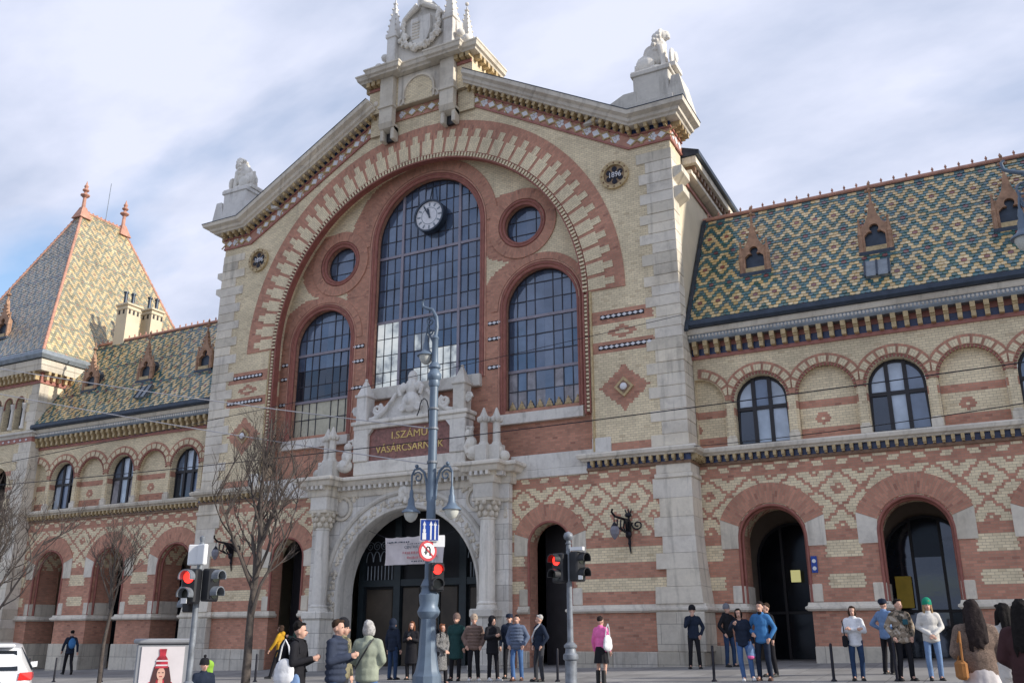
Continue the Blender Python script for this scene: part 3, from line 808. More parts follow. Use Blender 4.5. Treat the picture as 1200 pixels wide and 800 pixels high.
def arms():
    mb = MB()
    sh = [(-.5, 27.75), (.5, 27.75), (.52, 27.0), (.38, 26.55), (0, 26.28), (-.38, 26.55), (-.52, 27.0)]
    mb.prism(sh, -.42, -.2); mb.build('shield', M['white'], CR)
    r = MB()
    for i in range(6): r.box(-.42, -.03, -.44, -.41, 26.65+i*.16, 26.73+i*.16)
    r.build('shield_bars', M['stone'], CR)
    w = MB()
    for i in range(26):
        a = radians(178)+radians(184)*i/25
        for k in range(3):
            rr = .86+random.uniform(-.1, .1); w.ball((rr*cos(a)*.95+random.uniform(-.05, .05), -.32-random.uniform(0, .13), 27.05+rr*sin(a)*.98), random.uniform(.08, .13), 6, 5)
    for s in (-1, 1):
        for i in range(9): w.ball((s*(.95+random.uniform(-.1, .15)), -.35, 27.7-i*.14), random.uniform(.08, .14), 6, 5)
        w.tube([(s*1.05, -.35, 27.6), (s*.9, -.36, 27.9), (s*.55, -.38, 28.15), (s*.15, -.4, 28.4)], [.07, .11, .13, .16], 7)
    fuse(w, 'wreath', M['white'], .025, CR, 0)
    c = MB().lathe([(.26, 0), (.3, .12), (.34, .3), (.3, .45), (.16, .55), (.05, .62), (.07, .7), (.0, .78)], 12, (0, -.1, 28.45)); c.build('crown', M['white'], CR, smooth=50)
arms()
def pinnacle(x, y, z0, h, w):
    p = MB().bevbox(-w, w, -w, w, 0, h*.42, .02).bevbox(-w*1.25, w*1.25, -w*1.25, w*1.25, h*.40, h*.45, .02)
    p.hull([(a, b, h*.45) for a in (-w, w) for b in (-w, w)]+[(0, 0, h*.94)])
    for k in range(6):
        t = .08+k*.145; rr = w*(1-t)*1.05
        for a in (-1, 1):
            for b in (-1, 1): p.ball((a*rr, b*rr, h*.45+h*.5*t), w*.23, 6, 4)
    p.ball((0, 0, h*.95), w*.4, 8, 6)
    return p
for x, y, h in ((-1.5, -.25, 4.3), (1.5, -.25, 4.3), (-1.5, 1.1, 3.7), (1.5, 1.1, 3.7)):
    pinnacle(0, 0, 0, h, .23).build('pinnacle', M['white'], AT, loc=(x, y, 25.4))
for s in (-1, 1):
    sc = MB()
    for k, (x, z) in enumerate(((2.62, 25.62), (2.3, 25.98), (1.98, 26.36))): sc.ball((s*x, -.2, z), (.2, .2, .18), 8, 6)
    sc.build('stepped_scroll', M['white'], AT, smooth=60)

# --- lions on their pedestals
def lion():
    L = MB()
    L.ball((-.28, 0, .38), (.40, .27, .36)); L.ball((.0, 0, .62), (.36, .27, .45), rot=Euler((0, -.5, 0)))
    L.ball((.18, 0, .9), (.30, .28, .38)); L.ball((.36, 0, 1.28), (.2, .19, .21)); L.ball((.5, 0, 1.24), (.12, .12, .1)); L.ball((.53, 0, 1.16), (.09, .09, .05)); L.ball((.48, 0, 1.36), (.1, .14, .05))
    for k in range(3):
        for a in range(14): t = 2*pi*a/14; L.ball((.3-.1*k, (.24+.03*k)*sin(t), 1.22-.12*k+(.26+.06*k)*cos(t)), .08, 6, 5)
    for a in range(10): L.ball((.38, .1*sin(a*2.1), 1.0-.035*a), .075, 6, 5)
    for s in (-1, 1):
        L.ball((.24, s*.13, 1.38), .045, 6, 5); L.tube([(.28, s*.17, .85), (.36, s*.17, .4), (.38, s*.17, .06)], [.13, .1, .1], 8); L.ball((.47, s*.17, .06), (.15, .1, .08))
        L.ball((-.2, s*.25, .26), (.3, .13, .26)); L.ball((.1, s*.27, .06), (.2, .09, .08))
    L.tube([(-.6, .1, .15), (-.75, .2, .3), (-.72, .25, .6)], [.06, .05, .08], 6)
    L.ball((.66, -.02, .36), (.1, .3, .36)); L.ball((.78, -.02, .36), (.06, .16, .2))
    L.box(-.75, .85, -.38, .38, -.12, .04)
    return L
lm = fuse(lion(), 'lion', M['white'], .02, False, 1)
for s, lab in ((-1, 'seated stone lion on the left shoulder of the gable'), (1, 'seated stone lion with a shield on the right shoulder of the gable')):
    pd = MB().bevbox(9.55, 11.25, -.35, 1.0, 20.0, 20.5, .03).bevbox(9.7, 11.1, -.28, .9, 20.5, 21.75, .03).bevbox(9.62, 11.18, -.34, .95, 21.62, 21.8, .02)
    pd.hull([(x, y, z) for y in (-.3, .9) for x, z in ((7.6, 20.2), (9.8, 20.1), (9.8, 21.0), (9.3, 21.0))])
    pd.hull([(x, y, z) for y in (-.3, .9) for x, z in ((10.9, 20.0), (11.75, 20.0), (11.5, 21.25), (11.2, 21.25))])
    if s < 0: pd.mirror()
    pd.build('lion_pedestal', M['white'], HALL)
    lo = link('lion_statue', lm, None, (s*10.4, .3, 21.94), scale=(1.12, 1.1, 1.2), rot=(0, 0, 0 if s > 0 else pi), label=lab, category='statue', group='gable lions')

# ------------------------------------------------------------------ wings
BAY = 4.22
WH = 6.43                                             # half length of a wing
CORB = [(0, 6.95), (.06, 6.95), (.06, 7.17), (.0, 7.17)]
SILLP = [(0, 7.17), (.2, 7.17), (.23, 7.22), (.33, 7.26), (.36, 7.36), (.30, 7.42), (0, 7.46)]
dm_low = MB().box(-.05, .05, -.2, 0, 0, .15).box(-.04, .04, -.13, 0, -.05, 0).mesh('dentil', M['ochre'])
cm_up = MB().box(-.075, .075, -.34, 0, .26, .44).box(-.07, .07, -.24, 0, 0, .26).box(-.075, .075, -.28, 0, .2, .26).mesh('bracket', M['ochre'])
up_tooth = []
def wing(sgn):
    ox = sgn*WX
    def L(x): return ox+x
    # ground storey: wall with three arches
    holes = [arch_poly(b, 1.05, 4.4, -.55, 20) for b in (-BAY, 0, BAY)]
    wl = MB().prism([(-WH, -.6), (WH, -.6), (WH, 7.0), (-WH, 7.0)], 0, 1.4, holes).build('arcade_wall', M['wing'], HALL, loc=(ox, WY, 0))
    for b in (-BAY, 0, BAY):
        mb = MB(); ring(mb, b, 4.4, 1.13, 1.76, -.035, .02, radians(22), pi-radians(22), 26); mb.build('arch_ring', M['vred'], wl)
        P, O, U = arch_frames(b, 1.05, 4.4, 2.42, 0, 24)
        MB().sweep(P, O, U, [(.05*cos(a), .05*sin(a)) for a in [2*pi*k/8 for k in range(8)]]).build('arch_moulding', M['terra_dark'], wl, smooth=50)
        P, O, U = arch_frames(b, 1.0, 4.4, 2.42, .22, 24)
        MB().sweep(P, O, U, [(.06*cos(a), .06*sin(a)) for a in [2*pi*k/8 for k in range(8)]]).build('arch_moulding', M['terra_dark'], wl, smooth=50)
        for t in (-1, 1):
            c22, s22 = cos(radians(22)), sin(radians(22))
            MB().prism([(b+t*x, z) for x, z in ((1.06, 4.12), (1.64, 4.12), (1.64, 4.4+1.76*s22), (1.13*c22, 4.4+1.13*s22), (1.06, 4.4))][::t], -.03, .3).build('springer_stone', M['stone'], wl)
            MB().bevbox(b+t*1.19-.19, b+t*1.19+.19, -.035, 1.4, 2.43, 2.97, .02).build('impost_stone', M['stone'], wl)
    # plinth and string between the arches
    edges = [(-WH, -BAY-1.02), (-BAY+1.02, -1.02), (1.02, BAY-1.02), (BAY+1.02, WH)]
    for a, b in edges:
        for i in range(2):
            c0 = a+(b-a)*i/2; c1 = a+(b-a)*(i+1)/2
            MB().bevbox(L(c0)+.004, L(c1)-.004, WY-.22-random.uniform(0, .01), WY+1.4, -.6, 1.15, .02).build('plinth_block', M['plinth'], HALL)
        MB().box(L(a), L(b), WY-.06, WY+1.41, 1.15, 2.17).build('dado', M['red'], HALL)
        string_run([(L(a), WY+1.4), (L(a), WY-.06), (L(b), WY-.06), (L(b), WY+1.4)], STR, 'plinth_moulding', M['stone'])
    # arcade behind the arches
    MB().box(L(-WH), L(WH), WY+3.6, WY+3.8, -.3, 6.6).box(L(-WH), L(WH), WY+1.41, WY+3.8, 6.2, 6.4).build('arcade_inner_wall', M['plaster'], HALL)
    for b in (-BAY, 0, BAY):
        poly = [(L(b)-1.35, .3), (L(b)+1.35, .3)]+arc(L(b), 3.9, 1.35, 0, pi, 16)
        glazing('arcade_shop_window', poly, WY+3.5, [L(b)-.45, L(b)+.45], [2.2, 3.9], [L(b)-.45, L(b)+.45], [2.2, 3.9], (lambda i, j, x, z: random.choice(['glass3', 'glass3', 'glass4'])) if sgn > 0 and b == 0 else (lambda i, j, x, z: 'glass4'), heavy=.045, framemat='dark', frame=.09, hm='dark')
    # upper storey: windows and blind niches
    nich = [-WH+.35] if 0 else []
    wins = [-BAY, 0, BAY]; blinds = [-BAY/2, BAY/2]
    out = [(-WH, 6.98), (WH, 6.98), (WH, 10.75), (-WH, 10.75)]
    holes = [arch_poly(b, .86, 8.95, 7.45, 20) for b in wins]+[arch_poly(b, .91, 8.96, 7.45, 20) for b in blinds]
    halfn = []
    for e in (-1, 1):                                  # half niches at the wing's ends
        c = e*BAY*1.5; q = [(c+x, z) for x, z in ([(-.91, 7.45), (.91, 7.45)]+[(p[0], p[1]) for p in arc(0, 8.96, .91, 0, pi, 20)])]
        lim = WH-.02; q = [(max(-lim, min(lim, x)), z) for x, z in q]; r = []
        for p in q:
            if not r or hypot(p[0]-r[-1][0], p[1]-r[-1][1]) > 1e-4: r.append(p)
        holes.append(r); halfn.append((c, r))
    uw = MB().prism(out, 0, .5, holes).build('upper_wall', M['wing_up'], HALL, loc=(ox, WY, 0))
    pm = MB().prism(arch_poly(0, .9, 8.96, 7.46, 20), .2, .3).mesh('blind_panel', M['blind'])
    for b in blinds: link('blind_panel', pm, uw, (b, 0, 0))
    for c, r in halfn: MB().prism([(x-c, z) for x, z in r], .2, .3).build('blind_panel', M['blind'], uw, loc=(c, 0, 0))
    # banded arch heads
    if not up_tooth:
        for k in range(9):
            a0 = radians(12)+radians(156)*(k+.12)/9; a1 = radians(12)+radians(156)*(k+.88)/9
            mb = MB(); ring(mb, 0, 8.95, .98, 1.19, -.06, .0, a0, a1, 3, rmax=1.03); up_tooth.append(mb.mesh('arch_tooth', M['vyel']))
        mb = MB(); ring(mb, 0, 8.95, .955, 1.28, -.04, .02, radians(4), pi-radians(4), 36, rmax=1.052); up_tooth.append(mb.mesh('arch_head', M['vred']))
        d = MB()
        for i in range(26):
            a = (i+.5)*pi/26; c, s_ = cos(a), sin(a); q = []
            for r in (.87, .945):
                for t in (-.032, .032):
                    for y in (-.05, .03): q.append((r*c-t*s_, y, 8.95+r*s_+t*c))
            d.add(q, [(0, 2, 3, 1), (4, 5, 7, 6), (0, 1, 5, 4), (2, 6, 7, 3), (0, 4, 6, 2), (1, 3, 7, 5)])
        up_tooth.append(d.mesh('arch_dentils', M['terra_dark']))
    for b in wins+blinds:
        h = link('arch_head', up_tooth[9], uw, (b, 0, 0))
        for k in range(9): link('arch_tooth', up_tooth[k], uw, (b, -.004, 0))
        link('arch_dentils', up_tooth[10], uw, (b, 0, 0), kind='stuff')
    for e in (-1, 1):                                   # quarter arch heads at the ends
        c = e*BAY*1.5; mb = MB(); a0, a1 = (radians(93), pi-radians(4)) if e > 0 else (radians(4), radians(87))
        ring(mb, c, 8.95, .955, 1.28, -.04, .02, a0, a1, 18, rmax=1.052); mb.build('arch_head', M['vred'], uw)
        for k in range(4): link('arch_tooth', up_tooth[k+5 if e > 0 else k], uw, (c, -.004, 0))
    # jamb shafts and bases
    for b in [w+t*d for w in wins for t in (-1, 1) for d in (1.02,)]:
        MB().bevbox(b-.17, b+.17, -.09, .05, 7.46, 7.72, .02).bevbox(b-.13, b+.13, -.06, .05, 7.72, 7.8, .02).build('shaft_base', M['stone'], uw)
        MB().box(b-.12, b+.12, -.045, .02, 7.8, 8.95).build('jamb_shaft', M['yel'], uw)
    # windows
    for b in wins:
        x = L(b); poly = arch_poly(x, .85, 8.95, 7.46, 20)
        def pk(i, j, px, pz): return random.choice(['skypane', 'skypane', 'glass2', 'curtain', 'glass3']) if pz < 8.9 else random.choice(['skypane', 'skypane', 'glass2'])
        glazing('upper_window', poly, WY+.32, [x-.27, x+.27], [8.72], [x-.27, x+.27], [8.72], pk, heavy=.062, framemat='dark', frame=.1, tilt=.8, hm='dark')
    # upper cornice
    string_run([(L(-WH), WY), (L(WH), WY)], [(0, 10.58), (.07, 10.58), (.07, 10.7), (0, 10.7)], 'red_band', M['maroon'])
    cg = string_run([(L(-WH), WY), (L(WH), WY)], [(0, 10.7), (.03, 10.7), (.03, 10.95), (0, 10.95)], 'bracket_ground', M['blue'])
    string_run([(L(-WH), WY), (L(WH), WY)], [(0, 10.95), (.05, 10.95), (.05, 11.14), (0, 11.14)], 'bracket_upper_ground', M['maroon'])
    n = 34
    for i in range(n): link('bracket', cm_up, cg, (L(-WH)+(i+.5)*2*WH/n, WY-.03, 10.705))
    string_run([(L(-WH), WY), (L(WH), WY)], [(-.1, 11.14), (.36, 11.14), (.40, 11.22), (.40, 11.38), (-.1, 11.38)], 'ornament_frieze', M['lead'])
    ob = MB()
    for i in range(110):
        x = L(-WH)+(i+.5)*2*WH/110; ob.ball((x, WY-.41, 11.3), (.045, .03, .06), 6, 4)
    ob.build('ornament_beads', M['white'], cg, kind='stuff')
    string_run([(L(-WH), WY), (L(WH), WY)], [(-.1, 11.38), (.44, 11.38), (.48, 11.45), (.50, 11.56), (-.1, 11.58)], 'cornice_fascia', M['stone'])
    string_run([(L(-WH), WY), (L(WH), WY)], [(.35, 11.56), (.62, 11.58), (.68, 11.66), (.66, 11.82), (.45, 11.84), (.35, 11.7)], 'gutter', M['gutter'])
    return wl, uw
for s in (-1, 1): wing(s)
# string course with dentils from the gable round the corner and along the wings
for s in (-1, 1):
    path = [(7.36, .3), (7.36, 0), (PW, 0), (PW, WY), (WX+WH, WY)]
    if s < 0: path = [(-x, y) for x, y in reversed(path)]
    g = string_run(path, CORB, 'dentil_ground', M['blue']); string_run(path, SILLP, 'sill_course', M['stone'])
    string_run(path, [(0, 6.86), (.08, 6.86), (.08, 6.95), (0, 6.95)], 'ochre_band', M['ochre_dark'])
    for i in range(13): link('dentil', dm_low, g, (s*(7.55+i*.262), -.06, 7.01))
    for i in range(4): link('dentil', dm_low, g, (s*(PW+.06), .1+i*.262, 7.01), rot=(0, 0, s*pi/2))
    for i in range(48): link('dentil', dm_low, g, (s*(PW+.25+i*.262), WY-.06, 7.01))
    # pale stones at the foot of the upper gable wall
    for a, b in ((7.52, 8.35), (9.55, 9.62)):
        pass
    st = MB().bevbox(7.5, 8.2, -.05, .1, 7.46, 7.98, .02)
    if s < 0: st.mirror()
    st.build('foot_stone', M['white'], HALL)
    # pale stone band beside the porch
    bd = MB().bevbox(4.3, 7.3, -.06, .3, 6.78, 7.06, .02).bevbox(4.3, 7.5, -.03, .4, 7.06, 7.62, .02)
    if s < 0: bd.mirror()
    bd.build('porch_side_band', M['white'], HALL)

# ------------------------------------------------------------------ glazed tile roofs
TEAL = [(.022, .11, .115), (.03, .135, .145), (.018, .095, .07), (.03, .115, .14)]
OCH = [(.64, .46, .21), (.69, .52, .27), (.60, .41, .16)]
RD = [(.20, .035, .03), (.17, .04, .045)]
def tile_col(i, j):
    a = abs(((i+.5*(j % 2))/4.0) % 1.0-.5); r = abs(j % 12-6)     # flowers with a red heart between zigzag lines
    if r < .5 and a < .1: c = RD
    elif a/.40+r/2.6 < 1: c = OCH
    elif abs(r-(5.2-6*a)) < .78: c = OCH
    elif a > .4 and r > 5.4: c = RD
    else: c = TEAL
    if random.random() < .03: c = random.choice((TEAL, OCH))
    return random.choice(c)
def tile_roof(name, O, U, V, rows, span, parent, pale=0., light_tint=(.36, .36, .37)):  # pale mixes in a colour for sky sheen
    """tiles in courses: O eave corner, U along the eave, V up the slope; span(v) -> (u0, u1)"""
    O, U, V = Vector(O), Vector(U).normalized(), Vector(V).normalized(); N = U.cross(V).normalized()
    tw, th = .1625, .16; mb = MB(); cols = []
    for j in range(rows):
        v = j*th; u0, u1 = span(v+th*.5)
        if u1-u0 < tw: continue
        i0 = floor(u0/tw)-1; i1 = floor(u1/tw)+1
        for i in range(i0, i1+1):
            a = (i+.5*(j % 2))*tw; b = a+tw-.006
            a, b = max(a, u0), min(b, u1)
            if b-a < .02: continue
            lift = .030+random.uniform(-.006, .008); sk = random.uniform(-.004, .004)
            p = [O+U*a+V*(v+.012)+N*(lift+sk), O+U*(a+(b-a)*.5)+V*(v-.018)+N*(lift+.004), O+U*b+V*(v+.012)+N*(lift-sk), O+U*b+V*(v+th+.03)+N*.006, O+U*a+V*(v+th+.03)+N*.006,
                 O+U*a+V*(v+.012), O+U*(a+(b-a)*.5)+V*(v-.018), O+U*b+V*(v+.012)]
            mb.add(p, [(0, 1, 2, 3, 4), (5, 6, 1, 0), (6, 7, 2, 1)]); c = tile_col(i, j)
            k = random.uniform(.85, 1.15); cols += [tuple((x*(1-pale)+pale*t)*k for x, t in zip(c, light_tint))]*3
    me = bpy.data.meshes.new(name); me.from_pydata(mb.v, [], mb.f); me.materials.append(M['tile'])
    at = me.color_attributes.new('Col', 'FLOAT_COLOR', 'CORNER')
    data = []
    for p in me.polygons: data += [*cols[p.index], 1.0]*p.loop_total
    at.data.foreach_set('color', data); me.update()
    return link(name, me, parent, kind='stuff')
RY0, RZ0, RY1, RZ1 = .42, 11.74, 3.72, 17.02
def wing_roof(sgn):
    x0, x1 = (PW+.05, WX+WH) if sgn > 0 else (-WX-WH, -PW-.05)
    bed = MB().prism([(0, 0), (1, 0), (1, 1)], 0, 1) and MB()
    bed.add([(x0, RY0, RZ0), (x1, RY0, RZ0), (x1, RY1, RZ1), (x0, RY1, RZ1), (x0, RY1*2-RY0+2, RZ0), (x1, RY1*2-RY0+2, RZ0)], [(0, 1, 2, 3), (3, 2, 5, 4), (0, 3, 4), (1, 5, 2), (0, 4, 5, 1)])
    R = bed.build('wing_roof', M['tilebed'], HALL)
    ln = hypot(RY1-RY0, RZ1-RZ0)
    tile_roof('roof_tiles', (x0, RY0, RZ0), (1, 0, 0), (0, RY1-RY0, RZ1-RZ0), int(ln/.16), lambda v: (0, x1-x0), R, .05, (.42, .44, .45))  # a little grey in the tile colour for the sky's sheen
    # ridge with little crests
    MB().tube([(x0, RY1, RZ1+.03), (x1, RY1, RZ1+.03)], .09, 8).build('ridge_tiles', M['terra'], R, smooth=60)
    cm = MB().lathe([(.045, 0), (.025, .06), (.05, .1), (.025, .15), (.01, .19)], 6).mesh('ridge_crest', M['terra'])
    n = int((x1-x0)/.42)
    for i in range(n): link('ridge_crest', cm, R, (x0+(i+.5)*(x1-x0)/n, RY1, RZ1+.1))
    # flashing against the gable block
    w = .13; xa = x0 if sgn > 0 else x1-w; dv = Vector((0, RY1-RY0, RZ1-RZ0)).normalized()
    MB().hull([(xa+a, RY0+b*(RY1-RY0)-.05*c, RZ0+b*(RZ1-RZ0)+.07*c) for a in (0, w) for b in (-.06, 1) for c in (0, 1)]).build('flashing', M['gutter'], R)
    # dormers and hatch
    sl = (RZ1-RZ0)/(RY1-RY0)
    for k, b in enumerate((-BAY+.1, -.08, BAY-.25)): dormer(sgn*WX+sgn*b, 1.62, RZ0+(1.62-RY0)*sl, R)
    hx = sgn*WX-.08 if sgn > 0 else -16.45
    h = MB().hull([(hx+a, .86+b*.42-.12*c, RZ0+(.86+b*.42-RY0)*sl+.08*c) for a in (-.38, .38) for b in (0, 1) for c in (0, 1)]).build('roof_hatch', M['lead'], R)
    for t in (-1, 0, 1): MB().hull([(hx+a*.5+t*.37-.03+.06*a*0, .86+b*.42-.12*c, RZ0+(.86+b*.42-RY0)*sl+.08*c) for a in (-.06, .06) for b in (0, 1) for c in (.9, 1.25)]).build('hatch_rail', M['gutter'], h)
dorm_me = {}
def dormer(x, y, z, parent, rot=0., scale=1.):
    """gothic roof dormer of terracotta: pointed gable with finial, two corner pinnacles, trefoil opening"""
    if not dorm_me:
        w = .5
        body = [(-w, 0), (w, 0), (w, .85), (.30, 1.05), (.16, 1.32), (.07, 1.75), (0, 2.0), (-.07, 1.75), (-.16, 1.32), (-.30, 1.05), (-w, .85)]
        op = [(-.33, .16), (.33, .16), (.33, .62), (.2, .74), (.09, .74)]+arc(0, .86, .15, radians(-55), radians(235), 12)+[(-.09, .74), (-.2, .74), (-.33, .62)]
        dorm_me['front'] = MB().prism(body, -.05, .12, [op]).mesh('dormer', M['terra_d'])
        c = MB().hull([(sx*.42, yy, zz) for sx in (-1, 1) for yy, zz in ((.1, 0), (.1, .8), (.75, .8), (.62, .75))]+[(0, .1, 1.15), (0, .95, 1.15)])
        dorm_me['cheek'] = c.mesh('dormer_body', M['gutter'])
        p = MB()
        p.lathe([(.09, 0), (.09, .62), (.11, .66), (.08, .72), (.03, 1.16), (.05, 1.2), (.01, 1.28)], 6)
        dorm_me['pin'] = p.mesh('dormer_pinnacle', M['terra_d'])
        f = MB().lathe([(.05, 0), (.035, .25), (.10, .32), (.03, .40), (.03, .52), (.055, .57), (.01, .66)], 6).ball((.1, 0, .31), .06, 6, 4).ball((-.1, 0, .31), .06, 6, 4)
        dorm_me['fin'] = f.mesh('dormer_finial', M['terra_d'])
        dorm_me['pane'] = MB().box(-.36, .36, .125, .14, .1, 1.0).mesh('dormer_pane', M['glass3'])
        dorm_me['sill'] = MB().box(-.33, .33, -.08, .1, .0, .2).mesh('dormer_sill', M['ochre'])
        dorm_me['apron'] = MB().hull([(sx, yy, zz) for sx in (-.56, .56) for yy, zz in ((-.1, -.1), (.3, .1), (-.1, .03), (.3, .16))]).mesh('dormer_apron', M['gutter'])
        cr = MB()
        for s in (-1, 1):
            for t in range(5): q = t/5; cr.ball((s*(.40-.36*q), -.03, .98+.9*q), .05, 6, 4)
        dorm_me['crockets'] = cr.mesh('dormer_crockets', M['terra_d'])
    D = link('dormer', dorm_me['front'], parent, (x, y, z), rot=(0, 0, rot), scale=(scale,)*3)
    for k in ('cheek', 'pane', 'sill', 'apron', 'crockets'): link(dorm_me[k].name.split('.')[0], dorm_me[k], D)
    for s in (-1, 1): link('dormer_pinnacle', dorm_me['pin'], D, (s*.46, -.02, .0))
    link('dormer_finial', dorm_me['fin'], D, (0, .02, 1.95))
M['terra_d'] = simple('brown_terracotta', (.40, .235, .15), .7, var=.3, nscale=5)
for s in (-1, 1): wing_roof(s)

# ------------------------------------------------------------------ corner towers
M['tower'] = brick('brick_tower', lambda x, z: (z < 2.8) | between(z, 3.29, 3.79) | between(z, 4.28, 4.58) | (between(z, 4.58, 6.4) & diaper(x, z)) | between(z, 6.4, 6.56) | between(z, 7.2, 7.6) | between(z, 8.49, 8.75) | between(z, 9.35, 9.55) | (z > 14.15), wash=.2)
def tower(sgn):
    cx = sgn*28.0; y0 = .5; y1 = 11.2; hw = 4.25
    arches = [-2.85, -1.9, -.95, 0, .95, 1.9, 2.85]
    T = MB().prism([(-hw, -.8), (hw, -.8), (hw, 14.95), (-hw, 14.95)], 0, .5, [arch_poly(a, .34, 13.2, 11.75, 12) for a in arches]+[arch_poly(a, 1.05, 4.4, -.7, 16) for a in (-1.6, 1.6)]+[arch_poly(a, .86, 8.95, 7.45, 16) for a in (-1.9, 1.9)]).build('tower_front', M['tower'], HALL, loc=(cx, y0, 0))
    MB().box(cx-hw, cx-hw+.4, y0+.5, y1, -.8, 14.95).box(cx+hw-.4, cx+hw, y0+.5, y1, -.8, 14.95).box(cx-hw+.4, cx+hw-.4, y1-.4, y1, -.8, 14.95).build('tower_wall', M['cream'], HALL)
    MB().box(-hw+.5, hw-.5, 1.4, 1.5, -.5, 14.5).build('tower_inner_screen', M['dark'], T)
    for a in arches:
        mb = MB(); ring(mb, a, 13.2, .36, .62, -.03, .02, radians(0), pi, 16, rmax=.472); mb.build('arch_head', M['vyel'], T)
        P, O, U = arch_frames(a, .34, 13.2, 12.9, 0, 14)
        MB().sweep(P, O, U, [(.04*cos(q), .04*sin(q)) for q in [2*pi*k/6 for k in range(6)]]).build('arch_moulding', M['terra_dark'], T, smooth=50)
        MB().box(a-.3, a+.3, .3, .32, 11.8, 13.5).build('tower_pane', M['glass3'], T)
    for a in [x-.475 for x in arches]+[arches[-1]+.475]:
        MB().lathe([(.13, 0), (.13, .1), (.085, .16), (.08, 1.05), (.12, 1.12), (.14, 1.3), (.16, 1.36)], 10, (a, -.05, 11.75)).build('colonnette', M['white'], T, smooth=50)
    for a in (-1.6, 1.6):
        mb = MB(); ring(mb, a, 4.4, 1.1, 1.7, -.035, .02, radians(15), pi-radians(15), 20); mb.build('arch_ring', M['vred'], T)
    # battered corner piers
    for e in (-1, 1):
        z = -.6; k = 0
        while z < 14.0:
            h = random.uniform(.42, .55); h = min(h, 14.2-z)
            if 11.2 < z < 11.6: z = 11.62
            w = (.95 if k % 2 == 0 else .68)+random.uniform(-.05, .05); w *= 1.25 if z < 11 else .8
            b0 = .30*max(0, (11.2-z)/9)**1.3; b1 = .30*max(0, (11.2-z-h)/9)**1.3
            xe = e*hw; xi = e*(hw-w)
            MB().hull([(xi, -.04-b0, z+.005), (xe+e*(.04+b0), -.04-b0, z+.005), (xi, -.04-b1, z+h-.005), (xe+e*(.04+b1), -.04-b1, z+h-.005), (xi, .49, z+.005), (xe+e*(.04+b0), .49, z+.005), (xi, .49, z+h-.005), (xe+e*(.04+b1), .49, z+h-.005)]).build('quoin_stone', M['stone'], T)
            z += h; k += 1
    ring_path = [(cx-hw, y1), (cx-hw, y0), (cx+hw, y0), (cx+hw, y1)]
    string_run(ring_path, [(0, 11.25), (.08, 11.25), (.12, 11.38), (.26, 11.42), (.26, 11.52), (0, 11.6)], 'tower_string', M['white'])
    sb = string_run(ring_path, [(0, 11.0), (.05, 11.0), (.05, 11.25), (0, 11.25)], 'tower_red_band', M['maroon'])
    for i in range(18): link('white_tile', strip.dm, sb, (cx-hw+.3+i*.46, y0-.06, 11.12))
    string_run(ring_path, [(0, 7.17), (.2, 7.17), (.3, 7.3), (.3, 7.42), (0, 7.46)], 'tower_sill', M['stone'])
    string_run([(cx-hw, y0), (cx+hw, y0)], STR, 'plinth_moulding', M['stone'])
    MB().bevbox(cx-hw+.5, cx+hw-.5, y0-.2, y0+.3, -.8, .9, .02).build('plinth_block', M['plinth'], HALL)
    string_run(ring_path, [(0, 14.1), (.07, 14.1), (.07, 14.22), (0, 14.22)], 'tower_red_band', M['maroon'])
    cg = string_run(ring_path, [(0, 14.22), (.04, 14.22), (.04, 14.75), (0, 14.75)], 'bracket_ground', M['maroon'])
    for i in range(24): link('bracket', cm_up, cg, (cx-hw+(i+.5)*2*hw/24, y0-.04, 14.26))
    for i in range(28):
        link('bracket', cm_up, cg, (cx+hw+.04, y0+(i+.5)*.36, 14.26), rot=(0, 0, pi/2))
        link('bracket', cm_up, cg, (cx-hw-.04, y0+(i+.5)*.36, 14.26), rot=(0, 0, -pi/2))
    string_run(ring_path, [(-.2, 14.7), (.36, 14.7), (.42, 14.95), (.46, 15.0), (.5, 15.25), (-.2, 15.3)], 'tower_cornice', M['stone'])
    string_run(ring_path, [(.1, 15.27), (.6, 15.3), (.66, 15.5), (.6, 15.72), (.3, 15.8), (.1, 15.8)], 'tower_gutter', M['lead'])
    # steep hipped roof
    ez = 15.72; ex = hw+.5; ey0 = y0-.5; ey1 = 11.7; rz = 26.6; ry0, ry1 = 4.35, 7.35
    c = [(-ex, ey0, ez), (ex, ey0, ez), (ex, ey1, ez), (-ex, ey1, ez), (0, ry0, rz), (0, ry1, rz)]; c = [(cx+a, b, d) for a, b, d in c]
    R = MB().add(c, [(0, 1, 4), (1, 2, 5, 4), (2, 3, 5), (3, 0, 4, 5), (0, 3, 2, 1)]).build('tower_roof', M['tilebed'], HALL)
    Lf = hypot(ry0-ey0, rz-ez); tile_roof('roof_tiles', c[0], (1, 0, 0), (0, ry0-ey0, rz-ez), int(Lf/.16), lambda v: (ex*v/Lf, 2*ex-ex*v/Lf), R, .5)  # grey mixed into the tile colour for the shaded front face
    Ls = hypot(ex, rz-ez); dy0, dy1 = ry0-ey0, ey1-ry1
    if sgn < 0: tile_roof('roof_tiles', c[1], (0, 1, 0), (-ex, 0, rz-ez), int(Ls/.16), lambda v: (dy0*v/Ls, (ey1-ey0)-dy1*v/Ls), R, .5, (.56, .46, .29))  # golden sunlight mixed into the tile colour of this face
    for a, b in ((0, 4), (1, 4), (2, 5), (3, 5), (4, 5)):
        A, B = Vector(c[a]), Vector(c[b]); n = int((B-A).length/.3)
        MB().tube([A, B], .085, 8).build('hip_tiles', M['terra'], R, smooth=60)
        hb = MB()
        for i in range(n): hb.ball(A+(B-A)*((i+.5)/n)+Vector((0, 0, .09)), (.06, .06, .09), 6, 4)
        hb.build('hip_crests', M['terra'], R, kind='stuff')
